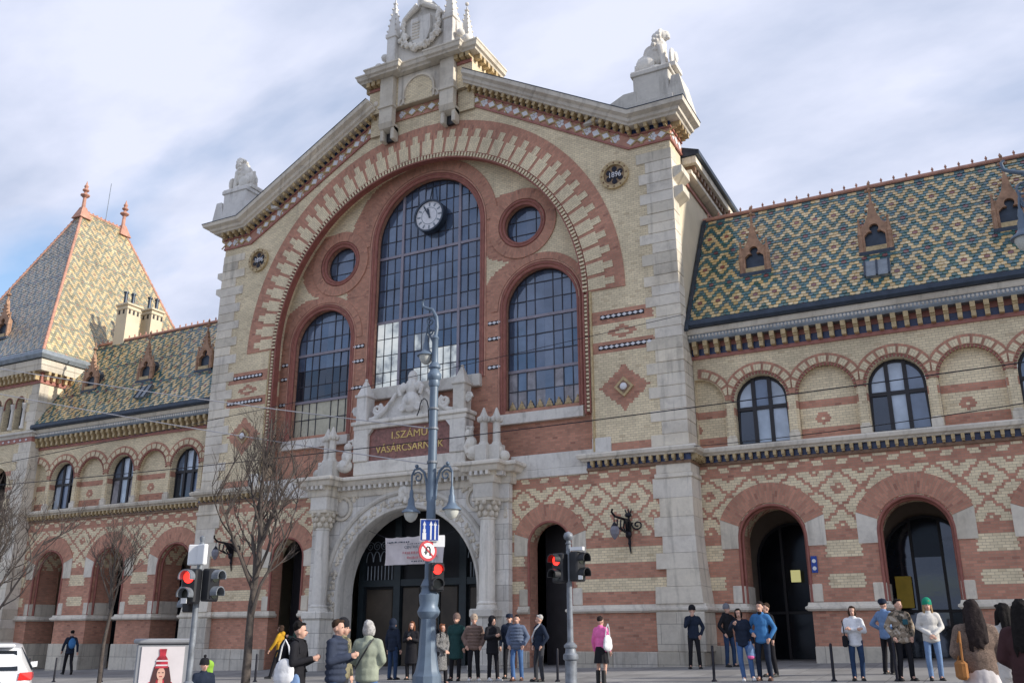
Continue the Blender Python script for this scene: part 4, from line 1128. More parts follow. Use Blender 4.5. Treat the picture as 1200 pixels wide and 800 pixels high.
    for y in (ry0, ry1):
        f = MB().hull([(cx+a*.42, y+b*.42, rz-.55) for a in (-1, 1) for b in (-1, 1)]+[(cx+a*.14, y+b*.14, rz+.25) for a in (-1, 1) for b in (-1, 1)])
        f.lathe([(.15, 0), (.12, .1), (.1, .7), (.16, .75), (.28, .85), (.28, .92), (.12, 1.0), (.08, 1.1), (.2, 1.2), (.2, 1.27), (.09, 1.36), (.14, 1.5), (.06, 1.66), (.015, 1.85)], 8, (cx, y, rz+.2))
        f.build('roof_finial', M['terra'], R, smooth=40)
    MB().tube([(cx+.1, ry0+1.6, rz), (cx+.15, ry0+1.6, rz+2.6)], .02, 5).build('antenna_rod', M['lead'], R)
    t = 2.0/(rz-ez); dormer(cx, ey0+(ry0-ey0)*t*.75, ez+(rz-ez)*t*.75, R, scale=1.15)
    dormer(cx+2.2*(-1), ey0+(ry0-ey0)*t*.75, ez+(rz-ez)*t*.75, R, scale=1.1) if 0 else None
for s in (-1, 1): tower(s)
# chimney stacks by the left tower
for k, (x0, x1, y0, y1, zt) in enumerate(((-22.6, -21.75, 3.6, 4.5, 19.25), (-22.35, -21.5, 5.05, 5.85, 19.35))):
    ch = MB().box(x0, x1, y0, y1, 15.5, zt-.35).bevbox(x0-.09, x1+.09, y0-.09, y1+.09, zt-.12, zt, .02).bevbox(x0-.05, x1+.05, y0-.05, y1+.05, zt-.35, zt-.28, .01).box(x0+.001, x1-.001, y0+.001, y1-.001, zt-.3, zt-.1).build('chimney_stack', M['cream'], HALL)
    for i in range(3): MB().box(x1-.005, x1+.012, y0+.1+i*.28, y0+.22+i*.28, zt-.62, zt-.38).build('chimney_slot', M['dark'], ch)
    for i in range(2): MB().box(x0+.15+i*.35, x0+.28+i*.35, y0-.012, y0+.005, zt-.62, zt-.38).build('chimney_slot', M['dark'], ch)
    for i in range(2):
        MB().lathe([(.12, 0), (.10, .1), (.10, .68), (.14, .7), (.14, .78), (.1, .82)], 10, (x0+.3+i*.1, y0+.22+i*.42, zt)).build('chimney_pot', M['gutter'], ch, smooth=40)
    if k == 0: pass

# ------------------------------------------------------------------ entrance porch
PY = -.15
def porch():
    out = [(-4.3, -.3), (4.3, -.3), (4.3, 6.9), (-4.3, 6.9)]
    W = MB().prism(out, PY, -.01, [arch_poly(0, 3.07, 3.0, -.28, 32)]).build('porch_front', M['porch'], HALL)
    ST = MB().prism(arch_poly(0, 3.43, 3.0, -.57, 32), -.008, .7, [arch_poly(0, 3.03, 3.0, -.53, 32)]).build('porch_reveal', M['white'], W)
    # carved archivolt
    P, O, U = arch_frames(0, 3.02, 3.0, .2, PY, 40)
    MB().sweep(P, O, U, [(-.3, .0), (.02, .0), (.09, .04), (.09, .12), (.03, .15), (.0, .18)]).build('archivolt_inner', M['white'], W, smooth=35)
    MB().sweep(P, O, U, [(0, .58), (.07, .58), (.12, .64), (.12, .72), (.05, .78), (0, .78)]).build('archivolt_outer', M['white'], W, smooth=35)
    cv = MB()
    for i in range(230):
        t = i/229*(2*2.7+pi*3.38); 
        if t < 2.7: x, z = 3.38, .3+t
        elif t > 2.7+pi*3.38: x, z = -3.38, 3.0-(t-2.7-pi*3.38)
        else: a = (t-2.7)/3.38; x, z = 3.38*cos(a), 3.0+3.38*sin(a)
        x += random.uniform(-.13, .13); z += random.uniform(-.13, .13)
        cv.ball((x, PY-.01, z), (random.uniform(.05, .1), .05, random.uniform(.05, .1)), 6, 4)
    cv.build('carved_foliage', M['stone'], W, kind='stuff')
    for s in (-1, 1):                                   # spandrel roundels
        mb = MB(); ring(mb, s*3.05, 6.2, .38, .48, PY-.09, PY+.01, 0, 2*pi, 24); mb.uv = {}; mb.build('roundel_ring', M['stone'], W)
        MB().ball((s*3.05, PY-.02, 6.2), (.3, .1, .33), 14, 8).build('roundel_shield', M['white'], W, smooth=60)
        sp = MB()
        for i in range(26): sp.ball((s*(3.75-random.uniform(0, 1.5)), PY-.01, 6.72-random.uniform(0, .25)), random.uniform(.04, .1), 6, 4)
        for i in range(14): sp.ball((s*(3.75+random.uniform(-.15, .1)), PY-.01, 5.3+random.uniform(0, 1.3)), random.uniform(.04, .09), 6, 4)
        sp.build('carved_foliage', M['stone'], W, kind='stuff')
        # engaged column on a tall pedestal, pilaster behind
        MB().bevbox(s*4.0-.36, s*4.0+.36, -.32, .0, -.3, 6.9, .02).build('pilaster', M['porch'], W)
        c = MB().bevbox(s*3.65-.42, s*3.65+.42, -.95, -.12, -.3, 2.05, .03).bevbox(s*3.65-.5, s*3.65+.5, -1.03, -.12, -.3, .55, .03).bevbox(s*3.65-.47, s*3.65+.47, -1.0, -.12, 2.05, 2.35, .05)
        CP = c.build('column_pedestal', M['porch'], W)
        MB().lathe([(.37, 0), (.37, .07), (.33, .12), (.35, .18), (.29, .25), (.285, 1.6), (.25, 3.0), (.28, 3.02), (.28, 3.08)], 20, (s*3.65, -.55, 2.35)).build('column_shaft', M['white'], W, smooth=40)
        cp = MB().lathe([(.25, 0), (.27, .15), (.3, .3), (.4, .55)], 14, (s*3.65, -.55, 5.43)).bevbox(s*3.65-.42, s*3.65+.42, -.97, -.12, 5.98, 6.1, .02)
        for k in range(8):
            for zz, rr, q in ((.12, .3, .1), (.32, .36, .1), (.5, .42, .085)): a = k*pi/4+zz*2; cp.ball((s*3.65+rr*cos(a), -.55+rr*sin(a), 5.43+zz), (q, q, q*1.2), 6, 5)
        for k in range(5): cp.ball((s*4.25, -.3+.02*k, 5.5+.1*k), .1, 6, 5)
        cp.bevbox(s*4.0-.38, s*4.0+.42, -.4, -.1, 5.98, 6.1, .02)
        cp.build('column_capital', M['stone'], W, smooth=40)
        MB().bevbox(s*3.65-.4, s*3.65+.4, -.92, -.1, 6.1, 6.86, .02).build('entablature_block', M['white'], W)
        MB().bevbox(s*4.12-.3, s*4.12+.3, -.4, -.1, 6.1, 6.86, .02).build('entablature_block', M['white'], W)
    path = [(-4.45, 0), (-4.45, -.4), (-4.07, -.4), (-4.07, -.92), (-3.23, -.92), (-3.23, PY-.03), (3.23, PY-.03), (3.23, -.92), (4.07, -.92), (4.07, -.4), (4.45, -.4), (4.45, 0)]
    string_run(path, [(-.1, 6.62), (.05, 6.62), (.08, 6.7), (.08, 6.86), (-.1, 6.86)], 'porch_architrave', M['stone'], W)
    CN = string_run(path, [(-.1, 7.0), (.30, 7.0), (.34, 7.06), (.38, 7.16), (.5, 7.2), (.5, 7.28), (.44, 7.34), (-.1, 7.42)], 'porch_cornice', M['stone'], W)
    string_run(path, [(-.1, 6.86), (.1, 6.86), (.1, 7.0), (-.1, 7.0)], 'porch_bed_mould', M['stone'], W)
    pd_ = MB().box(-.055, .055, -.24, 0, 0, .14).mesh('porch_dentil', M['white'])
    for i in range(26): link('porch_dentil', pd_, CN, (-3.05+i*6.1/25, PY-.1, 6.86))
    for s in (-1, 1):
        for i in range(4): link('porch_dentil', pd_, CN, (s*3.65-.33+i*.22, -1.0, 6.86))
        for i in range(3): link('porch_dentil', pd_, CN, (s*4.15, -.8+i*.2, 6.86), rot=(0, 0, s*pi/2))
    ks = MB()
    for i in range(14): ks.ball((random.uniform(-.25, .25), PY-.2+random.uniform(-.05, .05), 6.25+random.uniform(0, .55)), random.uniform(.1, .16), 8, 6)
    fuse(ks, 'keystone_mask', M['white'], .035, W, 2)
    MB().box(-4.2, 4.2, -.1, .35, 6.9, 7.4).build('porch_top', M['stone'], W)
    # name tablet in its frame
    A = MB().bevbox(-2.55, 2.55, -.3, .35, 7.42, 7.95, .03).bevbox(-2.6, 2.6, -.36, .35, 9.22, 9.4, .02).bevbox(-2.68, 2.68, -.44, .35, 9.4, 9.55, .03).build('tablet_frame', M['white'], W)
    MB().box(-1.9, 1.9, -.2, .3, 7.95, 9.22).build('name_tablet', M['granite'], W)
    for s in (-1, 1):
        MB().bevbox(s*2.22-.34, s*2.22+.34, -.36, .3, 7.95, 9.22, .03).build('tablet_pier', M['white'], A)
        MB().hull([(s*1.9, y, z) for y in (-.33, .2) for z in (9.22, 8.95)]+[(s*1.68, y, 9.22) for y in (-.33, .2)]).build('tablet_ear', M['white'], A)
        ob = MB().bevbox(s*2.25-.25, s*2.25+.25, -.35, .2, 9.55, 10.6, .02).bevbox(s*2.25-.31, s*2.25+.31, -.41, .26, 10.55, 10.66, .02)
        ob.hull([(s*2.25+a, -.08+b, 10.66) for a in (-.25, .25) for b in (-.25, .25)]+[(s*2.25+a, -.08+b, 11.25) for a in (-.05, .05) for b in (-.05, .05)]); ob.ball((s*2.25, -.08, 11.3), .07, 8, 6)
        ob.build('obelisk', M['white'], A)
        # twin colonnettes with flame tops at the ends
        for k, dx in enumerate((0, .42)):
            x = s*(3.45+dx); cl = MB().bevbox(x-.24, x+.24, -.75+.2*k, -.27+.2*k, 7.42, 8.05, .02)
            cl.lathe([(.19, 0), (.18, .08), (.145, .12), (.135, .82), (.17, .86)], 12, (x, -.5+.2*k, 8.05))
            for q in range(7): cl.ball((x+.17*cos(q*.9), -.5+.2*k+.17*sin(q*.9), 9.0), (.1, .1, .12), 6, 5)
            cl.lathe([(.16, 0), (.15, .1), (.09, .24), (.03, .4)], 8, (x, -.5+.2*k, 9.04))
            cl.build('candelabrum_column', M['white'], A, smooth=35)
        pt = MB()                                        # reclining putto with scrolls
        x = s*2.95; pt.ball((x, -.3, 7.85), (.36, .26, .28)); pt.ball((x-s*.12, -.34, 8.2), (.24, .2, .27)); pt.ball((x-s*.18, -.38, 8.55), (.17, .17, .19))
        pt.tube([(x+s*.1, -.35, 7.8), (x+s*.45, -.4, 7.85), (x+s*.6, -.42, 7.62)], [.16, .13, .09], 8); pt.tube([(x-s*.1, -.42, 8.3), (x-s*.3, -.5, 8.05), (x-s*.18, -.52, 7.8)], [.1, .08, .07], 7)
        pt.tube([(x-s*.4, -.2, 8.6), (x-s*.3, -.25, 8.85), (x-s*.12, -.25, 8.8), (x-s*.16, -.25, 8.66)], [.09, .1, .09, .06], 7)
        pt.ball((x+s*1.28, -.35, 7.62), (.2, .2, .2)); pt.ball((x+s*1.1, -.4, 7.85), (.14, .14, .14))
        fuse(pt, 'putto_relief', M['white'], .02, A, 1)
        # side scroll of the pediment
        sw = MB(); P = []
        for i in range(15): q = i/14; P.append((s*(1.95-1.25*q), -.16, 9.62+.95*q**1.8))
        sw.tube(P, [.11-.03*i/14 for i in range(15)], 8)
        P = [(s*(1.55+.26*(1-i/16)*cos(i*.8+2)), -.2, 9.98+.26*(1-i/16)*sin(i*.8+2)) for i in range(15)]; sw.tube(P, .07, 7)
        sw.prism([(s*1.9, 9.55), (s*.3, 9.55), (s*.3, 10.7), (s*.8, 10.4), (s*1.3, 9.95)][::s], -.05, .15)
        P = [(s*(2.62+.16*(1-i/14)*cos(i*.9)), -.2, 10.0+.22*(1-i/14)*sin(i*.9)) for i in range(13)]; sw.tube(P, .06, 7)
        fuse(sw, 'pediment_scroll', M['white'], .022, A, 0)
    cn = MB(); cn.ball((0, -.18, 10.15), (.42, .22, .42)); cn.ball((0, -.25, 10.15), (.2, .25, .2)); cn.ball((0, -.12, 10.75), (.3, .24, .35)); cn.ball((0, -.1, 11.15), (.2, .18, .28)); cn.box(-.5, .5, -.1, .2, 9.55, 10.4)
    for s in (-1, 1):
        cn.ball((s*.36, -.18, 10.75), (.16, .16, .2)); cn.tube([(s*.3, -.2, 10.9), (s*.55, -.22, 10.7), (s*.45, -.25, 10.4)], [.09, .09, .07], 7)
        P = [(s*(.38+.16*(1-i/14)*cos(i*.9)), -.25, 9.9+.16*(1-i/14)*sin(i*.9)) for i in range(13)]; cn.tube(P, .06, 7)
    fuse(cn, 'pediment_cartouche', M['white'], .02, A, 1)
    for row, z, sz in (('I.SZÁMÚ', 8.87, .44), ('VÁSÁRCSARNOK', 8.36, .44)):
        text(row, sz*.9, M['gold'], (0, -.215, z), (pi/2, 0, 0), A, 'tablet_lettering', .012, sx=1.02 if len(row) > 8 else 1.15)
    # doors set back in the arch
    D = MB().box(-3.2, -2.95, 1.3, 1.5, 0, 6.2) .box(2.95, 3.2, 1.3, 1.5, 0, 6.2).box(-1.5, -1.2, 1.25, 1.5, 0, 6.2).box(1.45, 1.75, 1.25, 1.5, 0, 6.2).box(-3.2, 3.2, 1.28, 1.5, 3.3, 3.55).build('door_screen', M['door'], W)
    MB().box(-3.2, 3.2, 1.45, 1.6, -.2, 6.3).build('door_backing', M['black0'], D)
    for (a, b) in ((-2.9, -1.55), (1.8, 2.9)):
        MB().bevbox(a+.06, b-.06, 1.36, 1.44, .2, 3.2, .03).build('door_leaf', M['door2'], D)
        bars = MB()
        for i in range(8): bars.tube([(a+.1+i*(b-a-.2)/7, 1.34, 3.55), (a+.1+i*(b-a-.2)/7, 1.34, 4.1)], .02, 5)
        for k in range(4):
            c0 = a+(k+.5)*(b-a)/4; P = [(c0+.16*cos(q), 1.34, 4.25+.4*max(0, sin(q))) for q in [pi*i/8 for i in range(9)]]; bars.tube(P, .02, 5)
            P = [(c0+.2*(1-i/18)*cos(i*.7), 1.34, 4.85+.2*(1-i/18)*sin(i*.7)) for i in range(17)]; bars.tube(P, .018, 5)
        bars.build('door_grille', M['lead'], D)
    for x in (-.75, .1, .95): MB().bevbox(x-.38, x+.38, 1.36, 1.44, .15, 3.25, .03).build('door_leaf', M['door2'], D)
    for x in (-.3, .53): MB().box(x-.03, x+.03, 1.33, 1.44, .1, 3.3).build('door_stile', M['door'], D)
M['black0'] = simple('unlit_interior', (.012, .013, .016), .6)
M['door'] = simple('dark_green_joinery', (.022, .032, .038), .5, var=.2)
M['door2'] = simple('brown_door_leaf', (.055, .042, .03), .5, var=.35, nscale=1.2)
porch()
# date of the clock: a round dial hung in the great window
CK = thing('wall_clock', 'round white clock with dark rim hung inside the tall central arched window', 'clock', (.08, GY-.3, 18.42))
ckr = MB(); ring(ckr, 0, 0, .66, .74, -.12, .18, 0, 2*pi, 40); ckr.uv = {}; ckr.build('rim', M['gutter'], CK)
MB().prism(arc(0, 0, .665, 0, 2*pi, 40)[:-1], -.05, .12).build('dial', M['dial'] if 'dial' in M else M['wtile'], CK)
r2 = MB(); ring(r2, 0, 0, .37, .395, -.058, -.04, 0, 2*pi, 32); r2.uv = {}; r2.build('dial_ring', M['lead'], CK)
for k in range(12):
    a = k*pi/6; MB().box(-.035, .035, -.062, -.04, .44, .6).build('hour_mark', M['lead'], CK).rotation_euler = (0, a, 0)
MB().hull([(x, y, z) for y in (-.085, -.07) for x, z in ((-.03, -.12), (.03, -.12), (.045, .3), (-.045, .3), (0, .36))]).build('hour_hand', M['gutter'], CK).rotation_euler = (0, radians(-12), 0)
MB().hull([(x, y, z) for y in (-.1, -.088) for x, z in ((-.025, -.14), (.025, -.14), (.03, .45), (-.03, .45), (0, .54))]).build('minute_hand', M['gutter'], CK).rotation_euler = (0, radians(-30), 0)
MB().tube([(0, -.02, .7), (0, .2, 1.62)], .025, 6).build('hanger', M['gutter'], CK)
# banner in the porch arch
def banner():
    nx, nz = 26, 8; mb = MB(); x0, x1, z0, z1 = -1.15, 1.45, 4.0, 5.02
    for k, yy in ((0, 0), (1, .006)):
        pass
    vs = [(x0+(x1-x0)*i/nx, .12+.05*sin(i*.9+j*.5)*(1-j/nz*.4)+.02*sin(i*2.3), z0+(z1-z0)*j/nz-.03*abs(sin(i*.62))*(j/nz)) for j in range(nz+1) for i in range(nx+1)]
    fs = [(j*(nx+1)+i, j*(nx+1)+i+1, (j+1)*(nx+1)+i+1, (j+1)*(nx+1)+i) for j in range(nz) for i in range(nx)]
    n = len(vs); vs2 = vs+[(x, y+.012, z) for x, y, z in vs]; fs2 = fs+[tuple(reversed([i+n for i in f])) for f in fs]
    B = thing('banner', 'crumpled white banner with pink print hung across the entrance arch', 'banner', (0, 0, 0))
    MB().add(vs2, fs2).build('cloth', M['cloth'], B, smooth=60)
    text('CENTRAL MARKET', .15, M['gutter'], (.4, .035, 4.62), (pi/2, 0, 0), B, 'print', .002)
    for x_, w_, z, hh, m in ((-1.0, .95, 4.82, .06, 'gutter'), (-.1, .5, 4.74, .035, 'gutter'), (-.3, 1.4, 4.42, .1, 'print'), (-.1, 1.3, 4.24, .1, 'print'), (.1, .7, 4.1, .05, 'gutter')):   # faded lines nobody can read
        q = MB(); t = x_
        while t < x_+w_:
            l = random.uniform(.03, .09); q.box(t, t+l, .032, .036, z-hh*random.uniform(.3, .5), z+hh*random.uniform(.3, .5)); t += l+random.uniform(.015, .05)
        q.build('faded_print', M[m], B, kind='stuff')
    MB().tube([(-2.4, .12, 5.5), (x0, .12, z1)], .01, 4).build('cord', M['iron'], B); MB().tube([(2.6, .12, 5.3), (x1, .12, z1)], .01, 4).build('cord', M['iron'], B)
M['cloth'] = simple('banner_cloth', (.68, .62, .62), .8, var=.08); M['print'] = simple('faded_pink_print', (.55, .25, .26), .8)
banner()

# ------------------------------------------------------------------ ground
def pave_mat():
    g = Graph('pavement'); p = g.pos(); x, y, z = g.xyz(p)
    u = x/.8; v = y/.8; fu = u.fract(); fv = v.fract(); t = g.white(g.comb(u.floor(), v.floor(), 0.))
    m = (fu < .02) | (fv < .02)
    n = g.noise(p, .5, 6, .6); c = g.mix(t, (.24, .235, .235), (.31, .305, .30))
    c = g.mix(1., c, g.ramp(n, (.3, .7), (.7, 1.15)), 'MULTIPLY'); c = g.mix(m*.7, c, (.05, .05, .05))
    st = g.noise(p, 5, 3); c = g.mix((st > .68)*.25, c, (.05, .05, .05))
    g.set(Base_Color=c, Roughness=.75); g.bump((1-m)+g.noise(p, 40, 3)*.4, .008, .4); return g.mat
def asphalt_mat():
    g = Graph('asphalt'); p = g.pos(); n = g.noise(p, .3, 6, .6); f = g.noise(p, 60, 3)
    c = g.mix(1., (.12, .12, .122), g.ramp(n, (.3, .75), (.7, 1.2)), 'MULTIPLY'); g.set(Base_Color=c, Roughness=.85); g.bump(f, .01, .5); return g.mat
def sheet(name, xs, ys, f, mat):
    vs = [(x, y, f(x, y)) for y in ys for x in xs]; n = len(xs)
    fs = [(j*n+i, j*n+i+1, (j+1)*n+i+1, (j+1)*n+i) for j in range(len(ys)-1) for i in range(n-1)]
    return MB().add(vs, fs).build(name, mat, kind='structure')
M['pave'] = pave_mat(); M['asph'] = asphalt_mat()
sheet('road', [-900, -300, -100, -60, -40, 0, 40, 60, 100, 300, 900], [-900, -300, -100, -40, -22, -21.9, -13.5, 2, 60, 300, 900], lambda x, y: ground(x, y)-.14, M['asph'])
sheet('pavement', [-60, -40, 0, 40, 60], [-21.8, -13.5, 2, 4.7], ground, M['pave'])
kb = MB()
for i in range(96):
    x = -40+i*.84; z = ground(x, -21.8); MB().bevbox(x+.005, x+.835, -22.0, -21.8, z-.2, z+.004, .015)
    kb.bevbox(x+.005, x+.835, -22.02, -21.8, z-.25, z+.004, .015)
kb.build('kerb', M['plinth'], kind='structure')

# ------------------------------------------------------------------ street furniture
M['lamp'] = simple('blue_grey_paint', (.115, .16, .22), .45, .1, var=.2, nscale=2, spec=.5)
M['lampglass'] = simple('frosted_lamp_glass', (.55, .56, .52), .25, var=.1)
M['pole'] = simple('grey_paint', (.20, .22, .25), .5, .2, var=.35, nscale=6)
M['black'] = simple('black_plastic', (.015, .016, .02), .45, var=.2)
M['signblue'] = simple('sign_blue', (.012, .055, .30), .35, var=.08)
M['signwhite'] = simple('sign_white', (.72, .73, .74), .4, var=.06)
M['signred'] = simple('sign_red', (.45, .015, .03), .4, var=.08)
def lamp_mat():
    g = Graph('red_signal_lens'); g.set(Base_Color=(.4, .01, .01), Roughness=.3, Emission_Color=(1, .03, .02), Emission_Strength=1.3); return g.mat
M['redlens'] = lamp_mat()
M['deadlens'] = simple('dark_lens', (.03, .035, .03), .25)

def bell(loc, parent):
    B = MB().lathe([(.03, .0), (.04, -.06), (.05, -.1), (.045, -.16), (.07, -.22), (.08, -.34), (.12, -.41), (.20, -.47), (.21, -.50), (.17, -.50)], 16).build('lamp_bell', M['lamp'], parent, smooth=45, loc=loc)
    MB().lathe([(.16, -.49), (.15, -.56), (.11, -.65), (.04, -.70), (.0, -.71)], 16).build('lamp_globe', M['lampglass'], B, smooth=60)
    return B
def spiral(c, r, turns, a0, y, s=1, n=18): return [(c[0]+s*r*(1-.85*i/n)*cos(a0+turns*2*pi*i/n), y, c[1]+r*(1-.85*i/n)*sin(a0+turns*2*pi*i/n)) for i in range(n+1)]
def lamp_post(loc, label, signs=False):
    T = thing('lamp_post', label, 'street lamp', loc, group='ornate lamp posts')
    MB().lathe([(.34, 0), (.34, .3), (.30, .36), (.30, .62), (.26, .68), (.24, .74), (.20, .95), (.165, 1.5), (.155, 1.75)], 10).build('base', M['lamp'], T, smooth=30)
    MB().lathe([(.16, 1.74), (.22, 1.80), (.245, 1.88), (.22, 1.93), (.19, 2.0), (.205, 2.1), (.215, 2.22), (.17, 2.28), (.16, 2.36), (.185, 2.4), (.15, 2.48), (.12, 2.54)], 16).build('base_moulding', M['lamp'], T, smooth=40)
    MB().lathe([(.105, 2.5), (.095, 6.75)], 16).build('shaft', M['lamp'], T, smooth=40)
    MB().lathe([(.11, 6.74), (.13, 6.8), (.12, 6.88), (.16, 6.94), (.165, 7.02), (.12, 7.08), (.10, 7.14), (.14, 7.18), (.13, 7.24), (.085, 7.3)], 16).build('collar', M['lamp'], T, smooth=40)
    MB().lathe([(.078, 7.28), (.07, 7.85), (.09, 7.88), (.07, 7.92), (.05, 7.96)], 12).build('upper_shaft', M['lamp'], T, smooth=40)
    sc = MB().tube([(0, 0, 7.9), (.04, 0, 8.15), (.02, 0, 8.4), (-.1, 0, 8.6), (-.26, 0, 8.66), (-.36, 0, 8.72), (-.38, 0, 8.84), (-.33, 0, 8.88)], [.05, .045, .042, .04, .035, .03, .025, .02], 7)
    sc.tube(spiral((-.14, 8.32), .13, 1.4, .3, 0), .02, 6); sc.tube(spiral((-.12, 8.08), .1, 1.3, 2.0, 0), .018, 6)
    sc.tube([(-.04, 0, 7.75), (-.13, 0, 7.95), (-.2, 0, 8.15), (-.22, 0, 8.28)], .02, 6); sc.tube([(-.22, 0, 8.2), (-.24, 0, 8.05), (-.24, 0, 7.98)], .02, 6)
    sc.build('top_scroll', M['lamp'], T, smooth=60)
    bell((-.24, 0, 8.0), T)
    for s in (-1, 1):
        a = MB().tube([(s*.1, 0, 4.2), (s*.13, 0, 4.6), (s*.2, 0, 4.82), (s*.33, 0, 4.92), (s*.45, 0, 4.9), (s*.52, 0, 4.78), (s*.52, 0, 4.42)], [.03, .03, .03, .028, .026, .024, .02], 7)
        a.tube(spiral((.36, 4.72), .13, 1.3, .5, 0, 1) if s > 0 else [(-x, y, z) for x, y, z in spiral((.36, 4.72), .13, 1.3, .5, 0, 1)], .018, 6)
        a.ball((s*.4, 0, 4.97), .045, 8, 6); a.build('arm', M['lamp'], T, smooth=60); bell((s*.52, 0, 4.46), T)
    h = MB().tube([(-.1, -.02, 5.9), (-.12, -.04, 6.3), (-.15, -.05, 6.42), (-.21, -.06, 6.48), (-.28, -.06, 6.45), (-.32, -.06, 6.36), (-.34, -.06, 6.24), (-.4, -.06, 6.1)], .013, 6).build('cable_hook', M['iron'], T)
    for z in (5.75, 5.0, 6.2): MB().lathe([(.118, z), (.122, z+.01), (.122, z+.04), (.118, z+.05)], 16).build('cable_band', M['pole'], T)
    return T
LP = lamp_post((8.72, -12.16, ground(8.72, -12.16)), 'tall ornate blue-grey lamp post with road signs in front of the entrance')
lamp_post((20.78, -13.8, ground(20.78, -13.8)-.45), 'ornate blue-grey lamp post at the right edge, in front of the right wing')
# road signs on the lamp post
def sign(T, name, shape, loc, rot, m, border):
    S = MB().prism(shape, -.012, .012).build(name, M[border], T, loc=loc, rot=rot); return S
lx, ly = .08, -.2; rz = radians(38)
RS = thing('lane_sign', 'square blue lane sign with white arrows on the lamp post', 'road sign', (8.82, -12.36, 3.62), (0, 0, rz))
MB().prism([(-.2, -.23), (.2, -.23), (.2, .23), (-.2, .23)], -.012, .012).build('plate', M['signwhite'], RS)
MB().prism([(-.185, -.215), (.185, -.215), (.185, .215), (-.185, .215)], -.018, -.011).build('blue_face', M['signblue'], RS)
for x, z0 in ((-.11, -.2), (.03, -.2), (.12, -.2)):
    MB().prism([(x-.016, z0), (x+.016, z0), (x+.016, .1), (x+.036, .1), (x, .19), (x-.036, .1), (x-.016, .1)], -.023, -.017).build('arrow', M['signwhite'], RS)
MB().box(-.15, -.07, -.024, -.017, -.2, -.06).box(-.14, -.08, -.024, -.017, -.05, .02).build('bus_symbol', M['signwhite'], RS)
WP = thing('white_plate', 'small white plate behind the round sign on the lamp post', 'road sign', (8.90, -12.24, 3.40), (0, 0, rz))
MB().prism([(-.2, -.12), (.2, -.12), (.2, .12), (-.2, .12)], -.01, .01).build('plate', M['signwhite'], WP)
NU = thing('no_u_turn_sign', 'round white sign with red rim forbidding U-turns', 'road sign', (8.80, -12.38, 3.19), (0, 0, radians(62)))
MB().prism(arc(0, 0, .215, 0, 2*pi, 32)[:-1], -.012, .012).build('rim', M['signred'], NU)
MB().prism(arc(0, 0, .16, 0, 2*pi, 32)[:-1], -.018, -.011).build('face', M['signwhite'], NU)
u = MB().tube([(.05, -.02, -.1), (.05, -.02, .03), (.03, -.02, .075), (-.01, -.02, .085), (-.045, -.02, .05), (-.05, -.02, -.02)], .016, 6).hull([(-.05+a, b, -.02+c) for b in (-.026, -.014) for a, c in ((-.045, 0), (.045, 0), (0, -.07))])
u.build('u_turn_arrow', M['black'], NU); MB().hull([(-.12+a, y, .11+a) for a in (-.012, .012) for y in (-.028, -.02)]+[(.12+a, y, -.11+a) for a in (-.012, .012) for y in (-.028, -.02)]).build('slash', M['signred'], NU)
for o in (RS, WP, NU): MB().box(-.02, .02, .01, .16, -.04, .04).build('clamp', M['pole'], o)
def signal_head(parent, loc, rot, lit=True, n=2, visor=True, sc=1.):
    """pedestrian signal: black box with stacked lenses under visors"""
    h = .29*n
    H = MB().bevbox(-.15, .15, -.09, .12, -h/2, h/2, .03).build('signal_head', M['black'], parent, loc=loc, rot=rot); H.scale = (sc,)*3
    for k in range(n):
        z = h/2-.145-k*.29
        MB().prism(arc(0, z, .1, 0, 2*pi, 20)[:-1], -.1, -.085).build('lens', M['redlens' if lit and k == 0 else 'deadlens'], H)
        v = MB(); ring(v, 0, z, .105, .125, -.24, -.09, radians(-20), radians(200), 14); v.uv = {}; v.build('visor', M['black'] if not visor == 'grey' else M['pole'], H)
    return H
SG = thing('pedestrian_signal', 'small black pedestrian signal with red light fixed to the tall lamp post', 'traffic light', (8.93, -12.22, 2.66), (0, 0, radians(45)))
signal_head(SG, (0, 0, 0), (0, 0, 0)); MB().box(-.03, .03, .1, .22, -.1, .1).build('bracket', M['pole'], SG)
# traffic light right of the porch
TR = thing('traffic_light', 'grey traffic light pole with two black heads right of the entrance', 'traffic light', (11.73, -11.66, ground(11.73, -11.66)))
MB().lathe([(.17, 0), (.17, .12), (.12, .16), (.115, .85), (.15, .88), (.15, .96), (.11, 1.0), (.10, 1.08), (.13, 1.1), (.13, 1.14), (.062, 1.2)], 14).build('base', M['pole'], TR, smooth=40)
MB().lathe([(.062, 1.18), (.052, 3.1)], 12).build('pole', M['pole'], TR, smooth=40)
MB().lathe([(.055, 3.08), (.07, 3.1), (.05, 3.13), (.04, 3.16), (.09, 3.2), (.10, 3.25), (.08, 3.31), (.0, 3.35)], 14).build('finial_ball', M['pole'], TR, smooth=50)
signal_head(TR, (-.17, -.08, 2.62), (0, 0, radians(-20))); signal_head(TR, (.20, -.0, 2.64), (0, 0, radians(75)), False)
MB().box(.08, .36, -.12, -.02, 2.95, 3.02).build('roof_strip', M['signwhite'], TR)
MB().box(.27, .36, -.158, -.15, 2.38, 2.46).build('sticker', M['signwhite'], TR).rotation_euler = (0, 0, 0)
